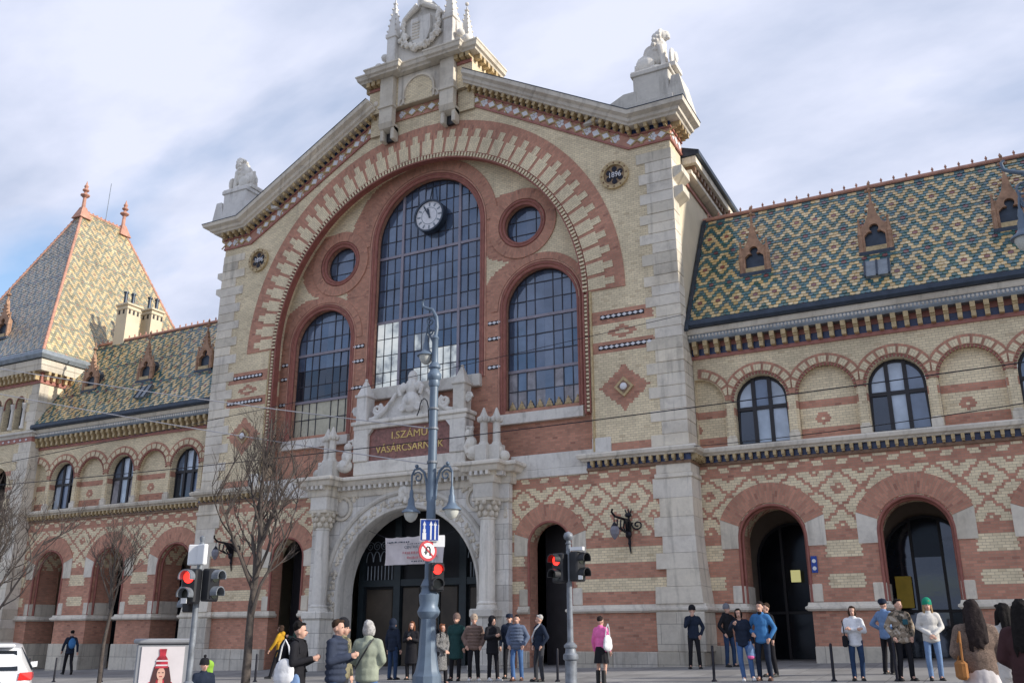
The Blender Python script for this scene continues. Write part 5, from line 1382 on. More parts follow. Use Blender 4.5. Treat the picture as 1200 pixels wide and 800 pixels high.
# traffic light cluster on the left
TL = thing('traffic_light', 'cluster of black traffic lights on a grey pole beside the leafless tree', 'traffic light', (9.43, -19.28, ground(9.43, -19.28)))
MB().lathe([(.15, 0), (.15, .1), (.11, .15), (.11, .8), (.13, .82), (.13, .88), (.05, .96)], 14).build('base', M['pole'], TL, smooth=40)
MB().lathe([(.05, .94), (.045, 3.0)], 12).build('pole', M['pole'], TL, smooth=40)
signal_head(TL, (.0, -.15, 2.34), (0, 0, radians(15)), True, 2, 'grey', .9); signal_head(TL, (-.2, .05, 2.27), (0, 0, radians(-80)), False, 3, 'grey', .72); signal_head(TL, (.2, .08, 2.36), (0, 0, radians(95)), False, 2, 'grey', .85)
for dx, rz_ in ((-.09, 25), (.09, -5)):
    MB().bevbox(-.09, .09, -.04, .04, 2.66, 2.98, .015).build('radar_box', M['signwhite'], TL, loc=(dx, -.06, 0), rot=(0, 0, radians(rz_)))
MB().lathe([(.04, 2.96), (.05, 2.99), (.03, 3.02), (.045, 3.06), (.045, 3.1), (.0, 3.13)], 10).build('finial', M['pole'], TL, smooth=50)
MB().box(-.05, .07, -.28, -.27, 2.08, 2.16).build('sticker', M['signwhite'], TL)
TL.scale = (.88, .88, .9)
# advertising box on the kerb
AD = thing('advertising_box', 'grey advertising box with a winter clothing poster beside the traffic light cluster', 'advertising box', (8.46, -18.86, ground(8.46, -18.86)), (0, 0, radians(44)))
M['ad'] = simple('advert_frame', (.30, .31, .33), .5, .3, var=.1); M['paper'] = simple('poster_paper', (.62, .58, .60), .5, var=.06); M['paper2'] = simple('notice_paper', (.60, .64, .74), .5, var=.08)
w = .36
MB().bevbox(-w, w, -.3, .3, 0, 1.36, .02).build('cabinet', M['ad'], AD)
MB().bevbox(-w-.05, w+.05, -.35, .35, 1.36, 1.43, .02).build('lid', M['ad'], AD)
P1 = MB().box(-.29, .29, -.318, -.3, .25, 1.32).build('poster', M['paper'], AD)
M['pjacket'] = simple('poster_red_jacket', (.42, .03, .05), .5, var=.6, nscale=9); M['phair'] = simple('poster_brown_hair', (.07, .03, .03), .5); M['pskin'] = simple('poster_skin', (.6, .36, .28), .5)
MB().prism([(-.27, .3), (.27, .3), (.25, .62), (.16, .84), (.05, .9), (-.05, .9), (-.16, .84), (-.25, .62)], -.322, -.317).build('poster_figure', M['pjacket'], P1)
MB().prism([(-.1, 1.05), (-.13, .88), (-.14, .68), (-.07, .64), (-.055, .88), (.055, .88), (.05, .7), (.09, .56), (.17, .6), (.14, .88), (.1, 1.05)], -.325, -.3215).build('poster_hair', M['phair'], P1)
MB().box(-.03, .03, -.3245, -.3215, .82, .92).build('poster_neck', M['pskin'], P1)
for x_ in (-.025, .025): MB().box(x_-.012, x_+.012, -.3305, -.3275, .965, .977).build('poster_eye', M['phair'], P1)
MB().box(-.02, .02, -.3305, -.3275, .915, .925).build('poster_mouth', M['pjacket'], P1)
MB().prism([(.055*cos(a), .955+.082*sin(a)) for a in [2*pi*k/18 for k in range(18)]], -.328, -.3245).build('poster_face', M['pskin'], P1)
MB().prism([(-.09, 1.03), (.09, 1.03), (.07, 1.16), (.04, 1.2), (.05, 1.29), (-.05, 1.29), (-.04, 1.2), (-.07, 1.16)], -.331, -.3275).build('poster_hat', M['pjacket'], P1)
for z in (1.06, 1.12): MB().box(-.08, .08, -.334, -.3305, z, z+.02).build('hat_stripe', M['paper'], P1)
P2 = MB().box(.355, .378, -.24, .24, .25, 1.32).build('notice', M['paper2'], AD)
for i in range(7): MB().box(.377, .381, -.18, .05+.15*random.random(), 1.2-i*.12, 1.225-i*.12).build('notice_line', M['lead'], P2)
# litter bin / small cabinet left of it
CBT = thing('kerb_cabinet', 'low cream cabinet with red lettering left of the advertising box', 'cabinet', (7.95, -18.35, ground(7.95, -18.35)), (0, 0, radians(40)))
MB().bevbox(-.16, .16, -.16, .16, 0, 1.12, .03).build('body', M['cream'], CBT); MB().bevbox(-.18, .18, -.18, .18, 1.12, 1.17, .02).build('lid', M['signwhite'], CBT)
for i in range(6): MB().box(-.06, .05, -.166, -.16, 1.0-i*.13, 1.07-i*.13).build('red_mark', M['signred'], CBT)
# bollards
bm_ = {}
def bollard(x, y, label):
    if not bm_:
        bm_['rod'] = MB().lathe([(.035, 0), (.033, .8), (.025, .83), (.0, .84)], 10).mesh('rod', M['iron'], 40); bm_['foot'] = MB().lathe([(.07, 0), (.07, .02), (.04, .05)], 12).mesh('foot_plate', M['iron'], 40)
    T = thing('bollard', label, 'bollard', (x, y, ground(x, y)), group='thin iron bollards along the pavement')
    link('rod', bm_['rod'], T); link('foot_plate', bm_['foot'], T)
for x, lab in ((-12.76, 'thin dark bollard nearest the white car'), (-11.28, 'thin dark bollard under the walking man with blue backpack'), (-8.81, 'thin dark bollard left of the advertising box'), (-1.81, 'thin dark bollard between the leafless tree and the yellow jacket'),
               (8.66, 'thin dark bollard left of the grey traffic light pole by the side arch'), (12.87, 'thin dark bollard beside the man standing at the corner pier'), (15.68, 'thin dark bollard left of the woman in the white jacket'), (17.05, 'thin dark bollard left of the man in the camouflage jacket')):
    bollard(x, -5.68, lab)
# wrought iron wall lanterns
def wall_lantern(x, label):
    T = thing('wall_lantern', label, 'lantern', (x, -.02, 4.85), group='wrought iron wall lanterns'); T.scale = (1.25, 1.1, 1.1)
    b = MB().tube([(0, -.04, .5), (0, -.05, -.1), (.0, -.04, -.5), (.02, -.02, -.75)], [.02, .05, .035, .015], 8).ball((0, -.05, -.45), .05, 8, 6)
    b.tube([(0, -.05, .2), (-.1, -.3, .26), (-.2, -.6, .3), (-.24, -.74, .42), (-.2, -.78, .5)], [.05, .04, .035, .03, .03], 7)
    for k in range(4):
        t = k/4; b.tube([(-.02-.05*k, -.05-.15*k, .22), (-.05-.04*k, -.1-.14*k, .0), (-.02-.02*k, -.07-.08*k, -.2+.03*k)], .024, 6)
    b.tube([(x_*1.0+.1, -.06, z_+.08) for x_, _, z_ in spiral((.14, 0), .16, 1.5, 2.6, 0)], .022, 6)
    for s in (-1, 0, 1): b.tube([(0, -.05, .38), (s*.07, -.06, .48), (s*.09, -.06, .56)], .018, 6)
    b.hull([(a, y_, z_) for a in (-.06, .06) for y_, z_ in ((-.03, .2), (-.03, -.22), (-.2, .18), (-.16, -.05))])
    b.ball((0, -.1, -.2), (.09, .08, .12)).ball((0, -.08, .38), (.1, .06, .07))
    b.hull([(0, -.04, .2), (0, -.5, .24), (0, -.04, -.25), (.03, -.04, .2), (.03, -.5, .24), (.03, -.04, -.25)])
    b.build('bracket', M['iron'], T, smooth=50)
    MB().tube([(-.2, -.66, .3), (-.2, -.66, .1)], .012, 5).lathe([(.03, .12), (.06, .06), (.10, .0)], 6, (-.2, -.66, 0)).build('lantern_top', M['iron'], T)
    MB().lathe([(.10, 0), (.135, -.1), (.12, -.22), (.05, -.34), (.01, -.38)], 6, (-.2, -.66, 0)).build('lantern_glass', M['lampgl2'], T)
M['lampgl2'] = simple('grey_lantern_glass', (.20, .20, .24), .2)
wall_lantern(8.74, 'wrought iron wall lantern on the diamond brickwork right of the entrance'); wall_lantern(-8.74, 'wrought iron wall lantern behind the leafless tree')
# blue house number plate on a pier, yellow notice behind the right arch
HN = thing('number_plate', 'small blue plate on the brick pier between the right arches', 'plate', (14.36, WY-.03, 3.55)); MB().prism([(-.09, -.25), (.09, -.25), (.09, .25), (-.09, .25)], -.02, .02).build('plate', M['signblue'], HN)
for z in (-.12, .1): MB().prism(arc(0, z, .06, 0, 2*pi, 12)[:-1], -.026, -.019).build('emblem', M['signwhite'], HN)
M['yposter'] = simple('yellow_poster', (.75, .52, .06), .5)
YP = thing('yellow_poster', 'yellow poster behind the glass of the second right arch', 'poster', (16.55, WY+3.3, 2.8)); MB().bevbox(-.25, .25, -.01, .01, -.5, .5, .004).build('sheet', M['yposter'], YP)

LS = thing('lit_sign', 'small glowing sign in the dark of the first right arch', 'sign', (13.15, 4.2, 3.4)); g_ = Graph('lit_sign_face'); g_.set(Base_Color=(.5, .5, .2), Emission_Color=(.85, .8, .35), Emission_Strength=.22)
MB().bevbox(-.16, .16, -.03, .03, -.2, .2, .01).build('panel', g_.mat, LS)
# overhead wires
def wire(a, b, sag, label, m='iron', r=.011):
    a, b = Vector(a), Vector(b); P = [a+(b-a)*(i/24)-Vector((0, 0, sag*4*(i/24)*(1-i/24))) for i in range(25)]
    o = MB().tube(P, r, 5).build('overhead_wire', M[m]); o['label'] = label; o['category'] = 'wire'; o['group'] = 'overhead wires'
M['wire2'] = simple('bright_wire', (.45, .44, .45), .4, .5)
wire((11.0, -.05, 11.95), (-9.21, -12, 6.31), .12, 'dark overhead wire anchored on the gable corner above the right wing')
wire((-8.63, -12, 5.82), (21.05, -12, 5.85), .2, 'dark overhead wire running level across the front above the entrance')
wire((10.95, -.1, 7.36), (21.11, -10, 5.62), .1, 'dark overhead wire passing the sills of the right wing windows')
wire((-6.0, -14, 8.95), (8.72, -12.16, 5.86), .08, 'bright cable sloping down from the left to the lamp post, upper one', 'wire2', .013)
wire((-5.8, -14, 8.2), (8.72, -12.16, 5.06), .08, 'bright cable sloping down from the left to the lamp post, lower one', 'wire2', .013)

# ------------------------------------------------------------------ leafless trees
M['bark'] = simple('dark_bark', (.075, .062, .055), .9, var=.35, nscale=12, bump=.01, bscale=40)
M['twig'] = simple('brown_twigs', (.085, .07, .062), .9, var=.3)
def tree(loc, h, trunk_h, spread, seed, label, rad=.09, limbs=9, twigs=1.):
    rnd = random.Random(seed); T = thing('bare_tree', label, 'tree', loc, group='leafless street trees')
    tr = MB(); cw = MB()
    P = [Vector((0, 0, -.1))]; n = 12
    for i in range(1, n+1): q = i/n; P.append(Vector((.06*sin(i*1.3)*q+.12*q, .05*cos(i)*q, h*.93*q)))
    tr.tube(P, [rad*(1-.9*(i/n)**1.0)+.006 for i in range(n+1)], 10); tr.build('trunk', M['bark'], T, smooth=60)
    def limb(p, d, length, r, depth):
        k = 6; pts = [p]; v = d.normalized()
        for i in range(k):
            v = (v+Vector((rnd.gauss(0, .1), rnd.gauss(0, .1), .10+rnd.gauss(0, .06)))).normalized(); pts.append(pts[-1]+v*length/k)
        mb = cw; mb.tube(pts, [r*(1-.8*i/k)+.0012 for i in range(k+1)], 6 if depth < 2 else 4)
        if depth >= 3: return
        nb = (7, 6, 4)[depth]; nb = max(2, int(nb*twigs+rnd.random()))
        for b in range(nb):
            t = rnd.uniform(.25, 1.0); i = min(k-1, int(t*k)); q = pts[i]+(pts[i+1]-pts[i])*(t*k-i)
            base = (pts[i+1]-pts[i]).normalized(); o = Vector((rnd.gauss(0, 1), rnd.gauss(0, 1), rnd.gauss(.2, .6))); o = (o-base*o.dot(base)).normalized()
            limb(q, base*.8+o*.62, length*rnd.uniform(.38, .6), r*.45, depth+1)
    for i in range(limbs):
        t = (i+.5)/limbs; z = trunk_h+(h*.75-trunk_h)*t; a = i*2.4+rnd.uniform(-.4, .4)
        p = Vector((.12*z/h, 0, z)); e = radians(rnd.uniform(46, 64)+14*t)
        limb(p, Vector((cos(a)*cos(e), sin(a)*cos(e), sin(e))), spread*(1.25-.62*t)*rnd.uniform(.85, 1.15)*1.5, rad*.5*(1-.6*t), 0)
    cw.build('crown', M['twig'], T)
tree((4.5, -12.9, ground(4.5, -12.9)), 6.9, 1.75, 1.3, 3, 'leafless street tree with dark trunk standing left of the entrance', .1, 12, .82)
tree((-.62, -12.5, ground(-.62, -12.5)), 4.6, 2.0, .9, 11, 'slim leafless sapling in front of the left wing arches', .055, 8, .75)
tree((-3.3, -14.0, ground(-3.3, -14)), 5.2, 1.6, 1.35, 23, 'leafless tree at the left edge in front of the tower', .08, 9, .85)

# ------------------------------------------------------------------ white car at the left edge
M['paint'] = simple('white_car_paint', (.70, .72, .75), .18, var=.03, spec=.6); M['tail'] = simple('tail_light_red', (.55, .02, .02), .15); M['carglass'] = glass_mat('car_glass', (.012, .014, .016), .04, 1.6); M['rubber'] = simple('tyre_rubber', (.015, .015, .016), .8)
def car(loc, rot):
    T = thing('white_car', 'white hatchback seen from behind at the left edge', 'car', loc, rot)
    # +x is the front; stations: x, half width at belt, z bottom, z belt, roof half width, roof z
    st = [(-2.05, .74, .42, .78, .60, .80), (-1.98, .84, .30, .92, .62, 1.22), (-1.75, .87, .26, .96, .58, 1.42), (-1.3, .89, .24, .97, .58, 1.48), (-.3, .90, .23, .96, .60, 1.50), (.35, .90, .23, .95, .58, 1.40), (.95, .89, .23, .93, .66, 1.02), (1.6, .87, .25, .88, .6, .90), (2.02, .80, .30, .72, .5, .76), (2.12, .66, .38, .60, .45, .62)]
    vs = []; m = 10
    for x, hw, zb, zbelt, rw, rz_ in st:
        sec = [(hw*.9, zb), (hw, zb+.15), (hw+.01, (zb+zbelt)/2), (hw*.97, zbelt), (rw+.02, rz_-.03), (rw*.8, rz_)]
        vs += [(x, y, z) for y, z in sec]+[(x, -y, z) for y, z in reversed(sec)]
    m = 12; fs = []
    for i in range(len(st)-1):
        for j in range(m): k = (j+1) % m; fs.append((i*m+j, i*m+k, (i+1)*m+k, (i+1)*m+j))
    fs += [tuple(range(m)), tuple((len(st)-1)*m+j for j in reversed(range(m)))]
    MB().add(vs, fs).build('body', M['paint'], T, smooth=28)
    MB().hull([(x, y, z) for s in (-1, 1) for x, y, z in ((-2.04, s*.60, 1.0), (-1.86, s*.54, 1.36), (-1.9, s*.60, 1.0), (-1.75, s*.54, 1.36))]).build('rear_window', M['carglass'], T)
    for s in (-1, 1):
        MB().hull([(x, s*y, z) for x, y, z in ((-1.6, .885, 1.0), (.75, .90, .98), (.25, .63, 1.36), (-1.45, .62, 1.42), (-1.6, .86, 1.0), (.75, .86, .98), (.25, .58, 1.36), (-1.45, .58, 1.42))]).build('side_window', M['carglass'], T)
        MB().hull([(x, s*y, z) for x, y, z in ((-2.07, .62, .82), (-2.0, .86, .82), (-1.8, .89, .86), (-2.06, .64, .96), (-1.98, .85, .97), (-1.8, .88, .96))]).build('tail_light', M['tail'], T)
        MB().hull([(x, s*y, z) for x, y, z in ((2.08, .45, .62), (1.95, .80, .66), (1.6, .86, .74), (2.04, .5, .72), (1.6, .84, .82))]).build('headlight', M['signwhite'], T)
        for x in (-1.3, 1.3):
            wl = MB(); wl.tube([(x, s*.72, .31), (x, s*.9, .31)], .31, 24); W = wl.build('wheel', M['rubber'], T, smooth=40)
            MB().tube([(x, s*.88, .31), (x, s*.905, .31)], .2, 18).build('rim', M['lead'], W, smooth=40)
        MB().hull([(x, s*y, z) for x, y, z in ((.5, .84, .98), (.65, .84, .98), (.52, .97, 1.0), (.62, .97, 1.0), (.5, .84, 1.1), (.52, .97, 1.11), (.62, .9, 1.08))]).build('door_mirror', M['paint'], T)
    MB().bevbox(-1.98, -1.7, -.5, .5, 1.42, 1.48, .02).build('roof_spoiler', M['paint'], T); MB().box(-2.0, -1.975, -.14, .14, 1.43, 1.465).build('brake_light', M['tail'], T)
    MB().bevbox(-2.12, -1.9, -.72, .72, .34, .58, .05).build('rear_bumper', M['paint'], T); MB().box(-2.13, -1.95, -.62, .62, .3, .4).build('bumper_trim', M['black'], T)
    PL = MB().bevbox(-2.14, -2.10, -.27, .27, .62, .74, .01).build('number_plate', M['signwhite'], T); MB().box(-2.144, -2.139, .21, .265, .625, .735).build('plate_band', M['signblue'], PL)
    MB().hull([(-2.07, y, z) for y, z in ((-.4, .6), (.4, .6), (.34, .80), (-.34, .80))]+[(-2.11, y, z) for y, z in ((-.38, .6), (.38, .6), (.33, .78), (-.33, .78))]).build('plate_recess', M['black'], T)
car((.42, -16.2, ground(.42, -16.2)), (0, 0, atan2(12.7, -18)))

# ------------------------------------------------------------------ people
def cloth(name, col, rough=.85, var=.18, sc=6): return simple(name, col, rough, var=var, nscale=sc, spec=.2, bump=.02, bscale=9)
def patch_mat(name, a, b, c, scale):
    g = Graph(name); p = g.obj(); n = g.noise(p, scale, 3, .5, .6)
    g.set(Base_Color=g.ramp(n, (.40, a), (.44, b), (.55, b), (.58, c)), Roughness=.9); return g.mat
CM = {}
def cm(key, *a):
    if key not in CM: CM[key] = cloth('cloth_'+key, *a)
    return CM[key]
COLS = dict(black=(.014, .014, .018), navy=(.016, .024, .045), darkgrey=(.04, .042, .05), grey=(.17, .18, .21), bluegrey=(.11, .14, .21), jeans=(.07, .14, .30), lightjeans=(.16, .25, .42), darkjeans=(.025, .05, .11), yellow=(.50, .28, .025), green=(.025, .055, .045), darkgreen=(.02, .06, .06),
            sage=(.30, .33, .26), brown=(.19, .13, .11), fur=(.20, .145, .115), white=(.66, .67, .70), cream=(.60, .58, .55), pink=(.80, .17, .42), blue=(.05, .17, .38), maroon=(.05, .022, .024), skirt=(.55, .52, .52), teal=(.03, .10, .13), beige=(.36, .28, .22), lime=(.25, .45, .06), emerald=(.015, .25, .15), tan=(.34, .15, .05), red=(.25, .02, .05))
def fur_mat():
    g = Graph('fur_cloth'); p = g.obj(); n = g.noise(p, 38, 5, .7, 1.5); b = g.noise(p, 5, 3)
    c = g.mix(1., (.21, .15, .118), g.ramp(n, (.3, .45), (.7, 1.5)), 'MULTIPLY'); g.set(Base_Color=g.mix(1., c, g.ramp(b, (.3, .8), (.7, 1.15)), 'MULTIPLY'), Roughness=1.); g.bump(n, .03, .9); return g.mat
def mat_of(k):
    if k == 'fur':
        if k not in CM: CM[k] = fur_mat()
        return CM[k]
    if k == 'camo': 
        if 'camo' not in CM: CM['camo'] = patch_mat('cloth_camouflage', (.05, .045, .035), (.24, .19, .14), (.42, .37, .31), 9)
        return CM['camo']
    if k == 'camo2':
        if k not in CM: CM[k] = patch_mat('cloth_olive_camouflage', (.05, .05, .03), (.20, .18, .11), (.13, .10, .06), 9)
        return CM[k]
    if k == 'tweed':
        if k not in CM: CM[k] = patch_mat('cloth_tweed', (.06, .06, .06), (.14, .14, .14), (.24, .23, .23), 45)
        return CM[k]
    return cm(k, COLS[k])
SKIN = [simple('skin_light', (.55, .33, .25), .55, var=.06, spec=.3), simple('skin_tan', (.45, .26, .18), .55, var=.06, spec=.3)]
HAIR = {k: simple('hair_'+k, c, .75, var=.35, nscale=25, spec=.12, bump=.01, bscale=60) for k, c in dict(black=(.012, .010, .010), brown=(.05, .03, .02), auburn=(.16, .065, .035), grey=(.42, .41, .40), blond=(.38, .25, .13), dark=(.025, .018, .018)).items()}
SHOE = {k: simple('shoe_'+k, c, .6, var=.15) for k, c in dict(black=(.012, .012, .013), white=(.62, .62, .63), brown=(.09, .04, .025)).items()}
EYE = simple('eye_dark', (.02, .015, .012), .3); LIP = simple('lips', (.35, .12, .10), .5)
ARM = dict(down=((.245, .02, 1.13), (.25, -.05, .88)), pocket=((.30, .06, 1.15), (.215, -.07, .94)), crossed=((.25, -.05, 1.15), (-.07, -.21, 1.2)), phone=((.24, -.02, 1.15), (.07, -.26, 1.22)), clasp=((.255, .0, 1.15), (.035, -.2, .98)),
           face=((.22, -.12, 1.18), (.05, -.17, 1.46)), fwd=((.24, -.1, 1.15), (.25, -.24, .95)), back=((.24, .14, 1.16), (.25, .18, .9)), point=((.26, -.15, 1.28), (.16, -.42, 1.38)), hip=((.33, .08, 1.17), (.2, -.06, 1.05)))
def capsule(mb, a, b, ra, rb, seg=8):
    mb.tube([a, b], [ra, rb], seg); mb.ball(a, ra, seg, 6); mb.ball(b, rb, seg, 6)
def person(label, x, y, h, th, top='black', bottom='jeans', hair='brown', style='short', arms=('down', 'down'), walk=0, coat=.86, shoes='black', skin=0, hat=None, hatcol='black', quilt=False, head=0., skirt=None, lean=0., z=None, hood=False, collar=True, fat=1., boots=False, group=None):
    T = thing('person', label, 'person', (x, y, ground(x, y) if z is None else z), (0, lean, radians(th)))
    if group: T['group'] = group
    k = h/1.75
    legs = []
    for s in (-1, 1):
        if walk and s > 0: legs.append((s, (s*.09, 0, .92), (s*.095, -.15*walk, .5), (s*.09, -.27*walk, .1), -.05))
        elif walk: legs.append((s, (s*.09, 0, .92), (s*.095, .05*walk, .48), (s*.09, .33*walk, .17), .5))
        else:
            q = random.Random(int(x*977)+s); a, b = q.uniform(-.05, .05), q.uniform(-.09, .07); legs.append((s, (s*.09, 0, .92), (s*(.105+.02*q.random()), -.03+b*.5, .49), (s*.115+a*.6, .01+b, .09), 0))
    # body: one skin from head to feet
    B = MB(); hr = Euler((0, 0, radians(head)))
    def hd(p): v = Vector(p)-Vector((0, 0, 1.6)); v.rotate(hr); return v+Vector((0, -.015, 1.6))
    B.ball(hd((0, .01, 1.645)), (.075, .093, .105), 14, 10, hr.to_quaternion()); B.ball(hd((0, -.03, 1.585)), (.055, .062, .075), 12, 8, hr.to_quaternion()); B.ball(hd((0, -.1, 1.60)), (.014, .02, .024), 8, 6, hr.to_quaternion())
    for s in (-1, 1): B.ball(hd((s*.078, .01, 1.61)), (.013, .02, .03), 8, 6)
    capsule(B, (0, .0, 1.42), (0, -.01, 1.56), .055, .05); B.ball((0, 0, 1.28), (.15, .095, .18)); B.ball((0, 0, 1.08), (.13, .09, .18)); B.ball((0, 0, .94), (.14, .095, .12))
    hands = []
    for s, a in zip((-1, 1), arms):
        e, w = ARM[a]; e = Vector((s*e[0], e[1], e[2])); w = Vector((s*w[0], w[1], w[2])); sh = Vector((s*.175, 0, 1.41))
        capsule(B, sh, e, .045, .036); capsule(B, e, w, .036, .026)
        d = (w-e).normalized(); side = d.cross(Vector((0, -1, 0.3))); side = side.normalized() if side.length > .1 else Vector((1, 0, 0)); nrm = side.cross(d).normalized()
        pc = w+d*.05; B.tube([w, w+d*.05, w+d*.09], [.026, .036, .032], 8); hands.append((pc, d))
        for f in range(4):
            o = w+d*.085+side*(-.027+.018*f); ln = (.062, .074, .07, .055)[f]; m1 = o+d*ln*.55-nrm*.006; B.tube([o, m1, m1+d*ln*.35-nrm*.025], [.010, .010, .009], 6)
        t0 = w+d*.03+side*.03; B.tube([t0, t0+d*.035+side*.022, t0+d*.065+side*.022-nrm*.015], [.012, .011, .010], 6)
    for s, hp, kn, an, _ in legs:
        capsule(B, hp, kn, .07, .05); capsule(B, kn, an, .05, .035); capsule(B, an, (an[0], an[1]-.1, an[2]-.04), .035, .03)
    fuse(B, 'body', SKIN[skin], .0115, T, 1).scale = (k, k, k)
    for s in (-1, 1): o = MB().ball(hd((s*.03, -.083, 1.635)), (.011, .008, .007), 8, 6).build('eye', EYE, T); o.scale = (k, k, k)
    o = MB().ball(hd((0, -.092, 1.562)), (.022, .008, .006), 8, 6).build('mouth', LIP, T); o.scale = (k, k, k)
    # jacket or coat
    J = MB(); f = fat
    if quilt:
        zz = 1.42
        while zz > coat-.02: w = .205*f-.03*abs(zz-1.25); J.ball((0, .0, zz), (w, .145*f, .062), 14, 7); zz -= .088
    J.ball((0, 0, 1.29), (.19*f, .128*f, .19)); J.ball((0, 0, 1.1), (.175*f, .125*f, .2)); capsule(J, (-.15, 0, 1.41), (.15, 0, 1.41), .075, .075)
    n = max(1, int((1.0-coat)/.06)+1)
    for i in range(n+1): q = 1.0-(1.0-coat)*i/n; J.ball((0, .0, q), (.178*f+.10*max(0, .9-q), .128*f+.08*max(0, .9-q), .06), 14, 7)
    for s, a in zip((-1, 1), arms):
        e, w = ARM[a]; e = Vector((s*e[0], e[1], e[2])); w = Vector((s*w[0], w[1], w[2])); sh = Vector((s*.175, 0, 1.40))
        if quilt:
            for i in range(7): J.ball(sh+(e-sh)*i/6, .075*f-.002*i, 10, 7)
            for i in range(6): J.ball(e+(w-e)*i/6, .066*f-.002*i, 10, 7)
        capsule(J, sh, e, .068*f, .058*f); capsule(J, e, e+(w-e)*.97, .058*f, .046*f)
    if collar: J.tube([(0, .012, 1.44), (0, .004, 1.525)], [.085, .074], 12)
    if hood: J.ball((0, .09, 1.47), (.12, .07, .09))
    fuse(J, 'coat' if coat < .75 else 'jacket', mat_of(top), .019, T, 1 if quilt else 3).scale = (k, k, k)
    # trousers or skirt
    if skirt:
        z1, z0, r0, sm = skirt; N = 48; vs = []; fs = []
        for i in range(9):
            q = i/8; zz = z1+(z0-z1)*q
            for j in range(N): a = 2*pi*j/N; r = .15+(r0-.15)*q**.8+.016*q*sin(j*pi/2+.3); vs.append((r*cos(a), r*.85*sin(a), zz))
        for i in range(8):
            for j in range(N): l = (j+1) % N; fs.append((i*N+j, i*N+l, (i+1)*N+l, (i+1)*N+j))
        fs.append(tuple(range(N))); o = MB().add(vs, fs).build('skirt', mat_of(sm), T, smooth=60); o.scale = (k, k, k)
    if bottom:
        Q = MB(); Q.ball((0, .0, .93), (.165, .12, .13))
        for s, hp, kn, an, _ in legs: capsule(Q, hp, kn, .092, .068); capsule(Q, kn, (an[0], an[1], an[2]-.015), .068, .058)
        fuse(Q, 'trousers', mat_of(bottom), .019, T, 2).scale = (k, k, k)
    for s, hp, kn, an, tilt in legs:
        S_ = MB().ball((0, -.03, -.035), (.045, .07, .05)).ball((0, -.11, -.055), (.048, .09, .034)).box(-.045, .045, -.19, .05, -.093, -.065)
        if boots: S_.tube([(0, 0, -.04), (0, .0, .3)], [.06, .062], 10)
        o = fuse(S_, 'shoe', SHOE[shoes], .014, T, 1, loc=(an[0]*k, an[1]*k, an[2]*k), rot=(tilt, 0, s*.15)); o.scale = (k, k, k)
    # hair and hat
    Hh = MB()
    if style != 'none':
        Hh.ball(hd((0, .032, 1.678)), (.083, .092, .086), 12, 9, hr.to_quaternion()); Hh.ball(hd((.01, -.045, 1.728)), (.06, .035, .024), 10, 7, hr.to_quaternion())
        rnd = random.Random(int(abs(x)*100))
        for i in range(16 if style != 'curly' else 40): a = rnd.uniform(0, 2*pi); e = rnd.uniform(.15, 1.3); Hh.ball(hd((.082*cos(a)*cos(e), .03+.09*sin(a)*cos(e)+(.03 if sin(a) < -.3 else 0), 1.68+.085*sin(e))), .014 if style != 'curly' else .024, 6, 5)
    if style == 'bob':
        for s in (-1, 1): Hh.ball(hd((s*.068, .01, 1.6)), (.036, .075, .09), 10, 7)
        Hh.ball(hd((0, .06, 1.6)), (.085, .055, .095), 10, 7)
    if style == 'long':
        for s in (-1, 1): capsule(Hh, hd((s*.07, .0, 1.64)), hd((s*.088, -.015, 1.40)), .034, .03); capsule(Hh, hd((s*.05, .08, 1.62)), hd((s*.07, .13, 1.28)), .05, .035)
        capsule(Hh, hd((0, .07, 1.62)), hd((0, .125, 1.25)), .065, .05)
        for i in range(26):
            a = rnd.uniform(-1.1, 1.1); q = Vector((.095*sin(a), .02+.085*cos(a), rnd.uniform(1.58, 1.7))); e = Vector((.125*sin(a)+rnd.gauss(0, .012), .085+.07*cos(a), rnd.uniform(1.13, 1.3))); Hh.tube([hd(q), hd((q+e)/2+Vector((rnd.gauss(0, .012), .02, 0))), hd(e)], [.016, .018, .006], 5)
    if len(Hh.v): fuse(Hh, 'hair', HAIR[hair], .014, T, 2).scale = (k, k, k)
    if hat == 'beanie':
        o = MB().lathe([(.104, 0), (.108, .02), (.106, .06), (.098, .10), (.075, .14), (.04, .165), (.0, .172)], 18, (0, .01, 1.645)).build('beanie', mat_of(hatcol), T, smooth=60); o.scale = (k, k, k)
    if hat == 'pompom':
        o = MB().lathe([(.11, 0), (.112, .03), (.10, .1), (.07, .145), (.0, .165)], 18, (0, .01, 1.64)).ball((0, .01, 1.83), .035, 8, 6).build('beanie', mat_of(hatcol), T, smooth=60); o.scale = (k, k, k)
    if hat == 'cap':
        o = MB().lathe([(.105, 0), (.106, .05), (.09, .1), (.0, .125)], 18, (0, .01, 1.66)).hull([(a, b, 1.665+c) for a, b in ((-.08, -.08), (.08, -.08), (.05, -.19), (-.05, -.19)) for c in (0, .012)]).build('cap', mat_of(hatcol), T, smooth=50); o.scale = (k, k, k)
    if hat == 'hood':
        g_ = MB().ball((0, .03, 1.66), (.12, .125, .135), 14, 10).ball((0, .06, 1.52), (.13, .1, .09))
        fuse(g_, 'hood', mat_of(top), .018, T, 2).scale = (k, k, k)
    return T
def local(T, p): return T.matrix_basis @ Vector(p)
def carried(name, label, cat, T, off, build, rot=0.):
    """something a person carries: its own thing, placed against the body"""
    p = local(T, off); e = T.rotation_euler
    o = thing(name, label, cat, p, (e[0], e[1], e[2]+rot)); build(o); return o
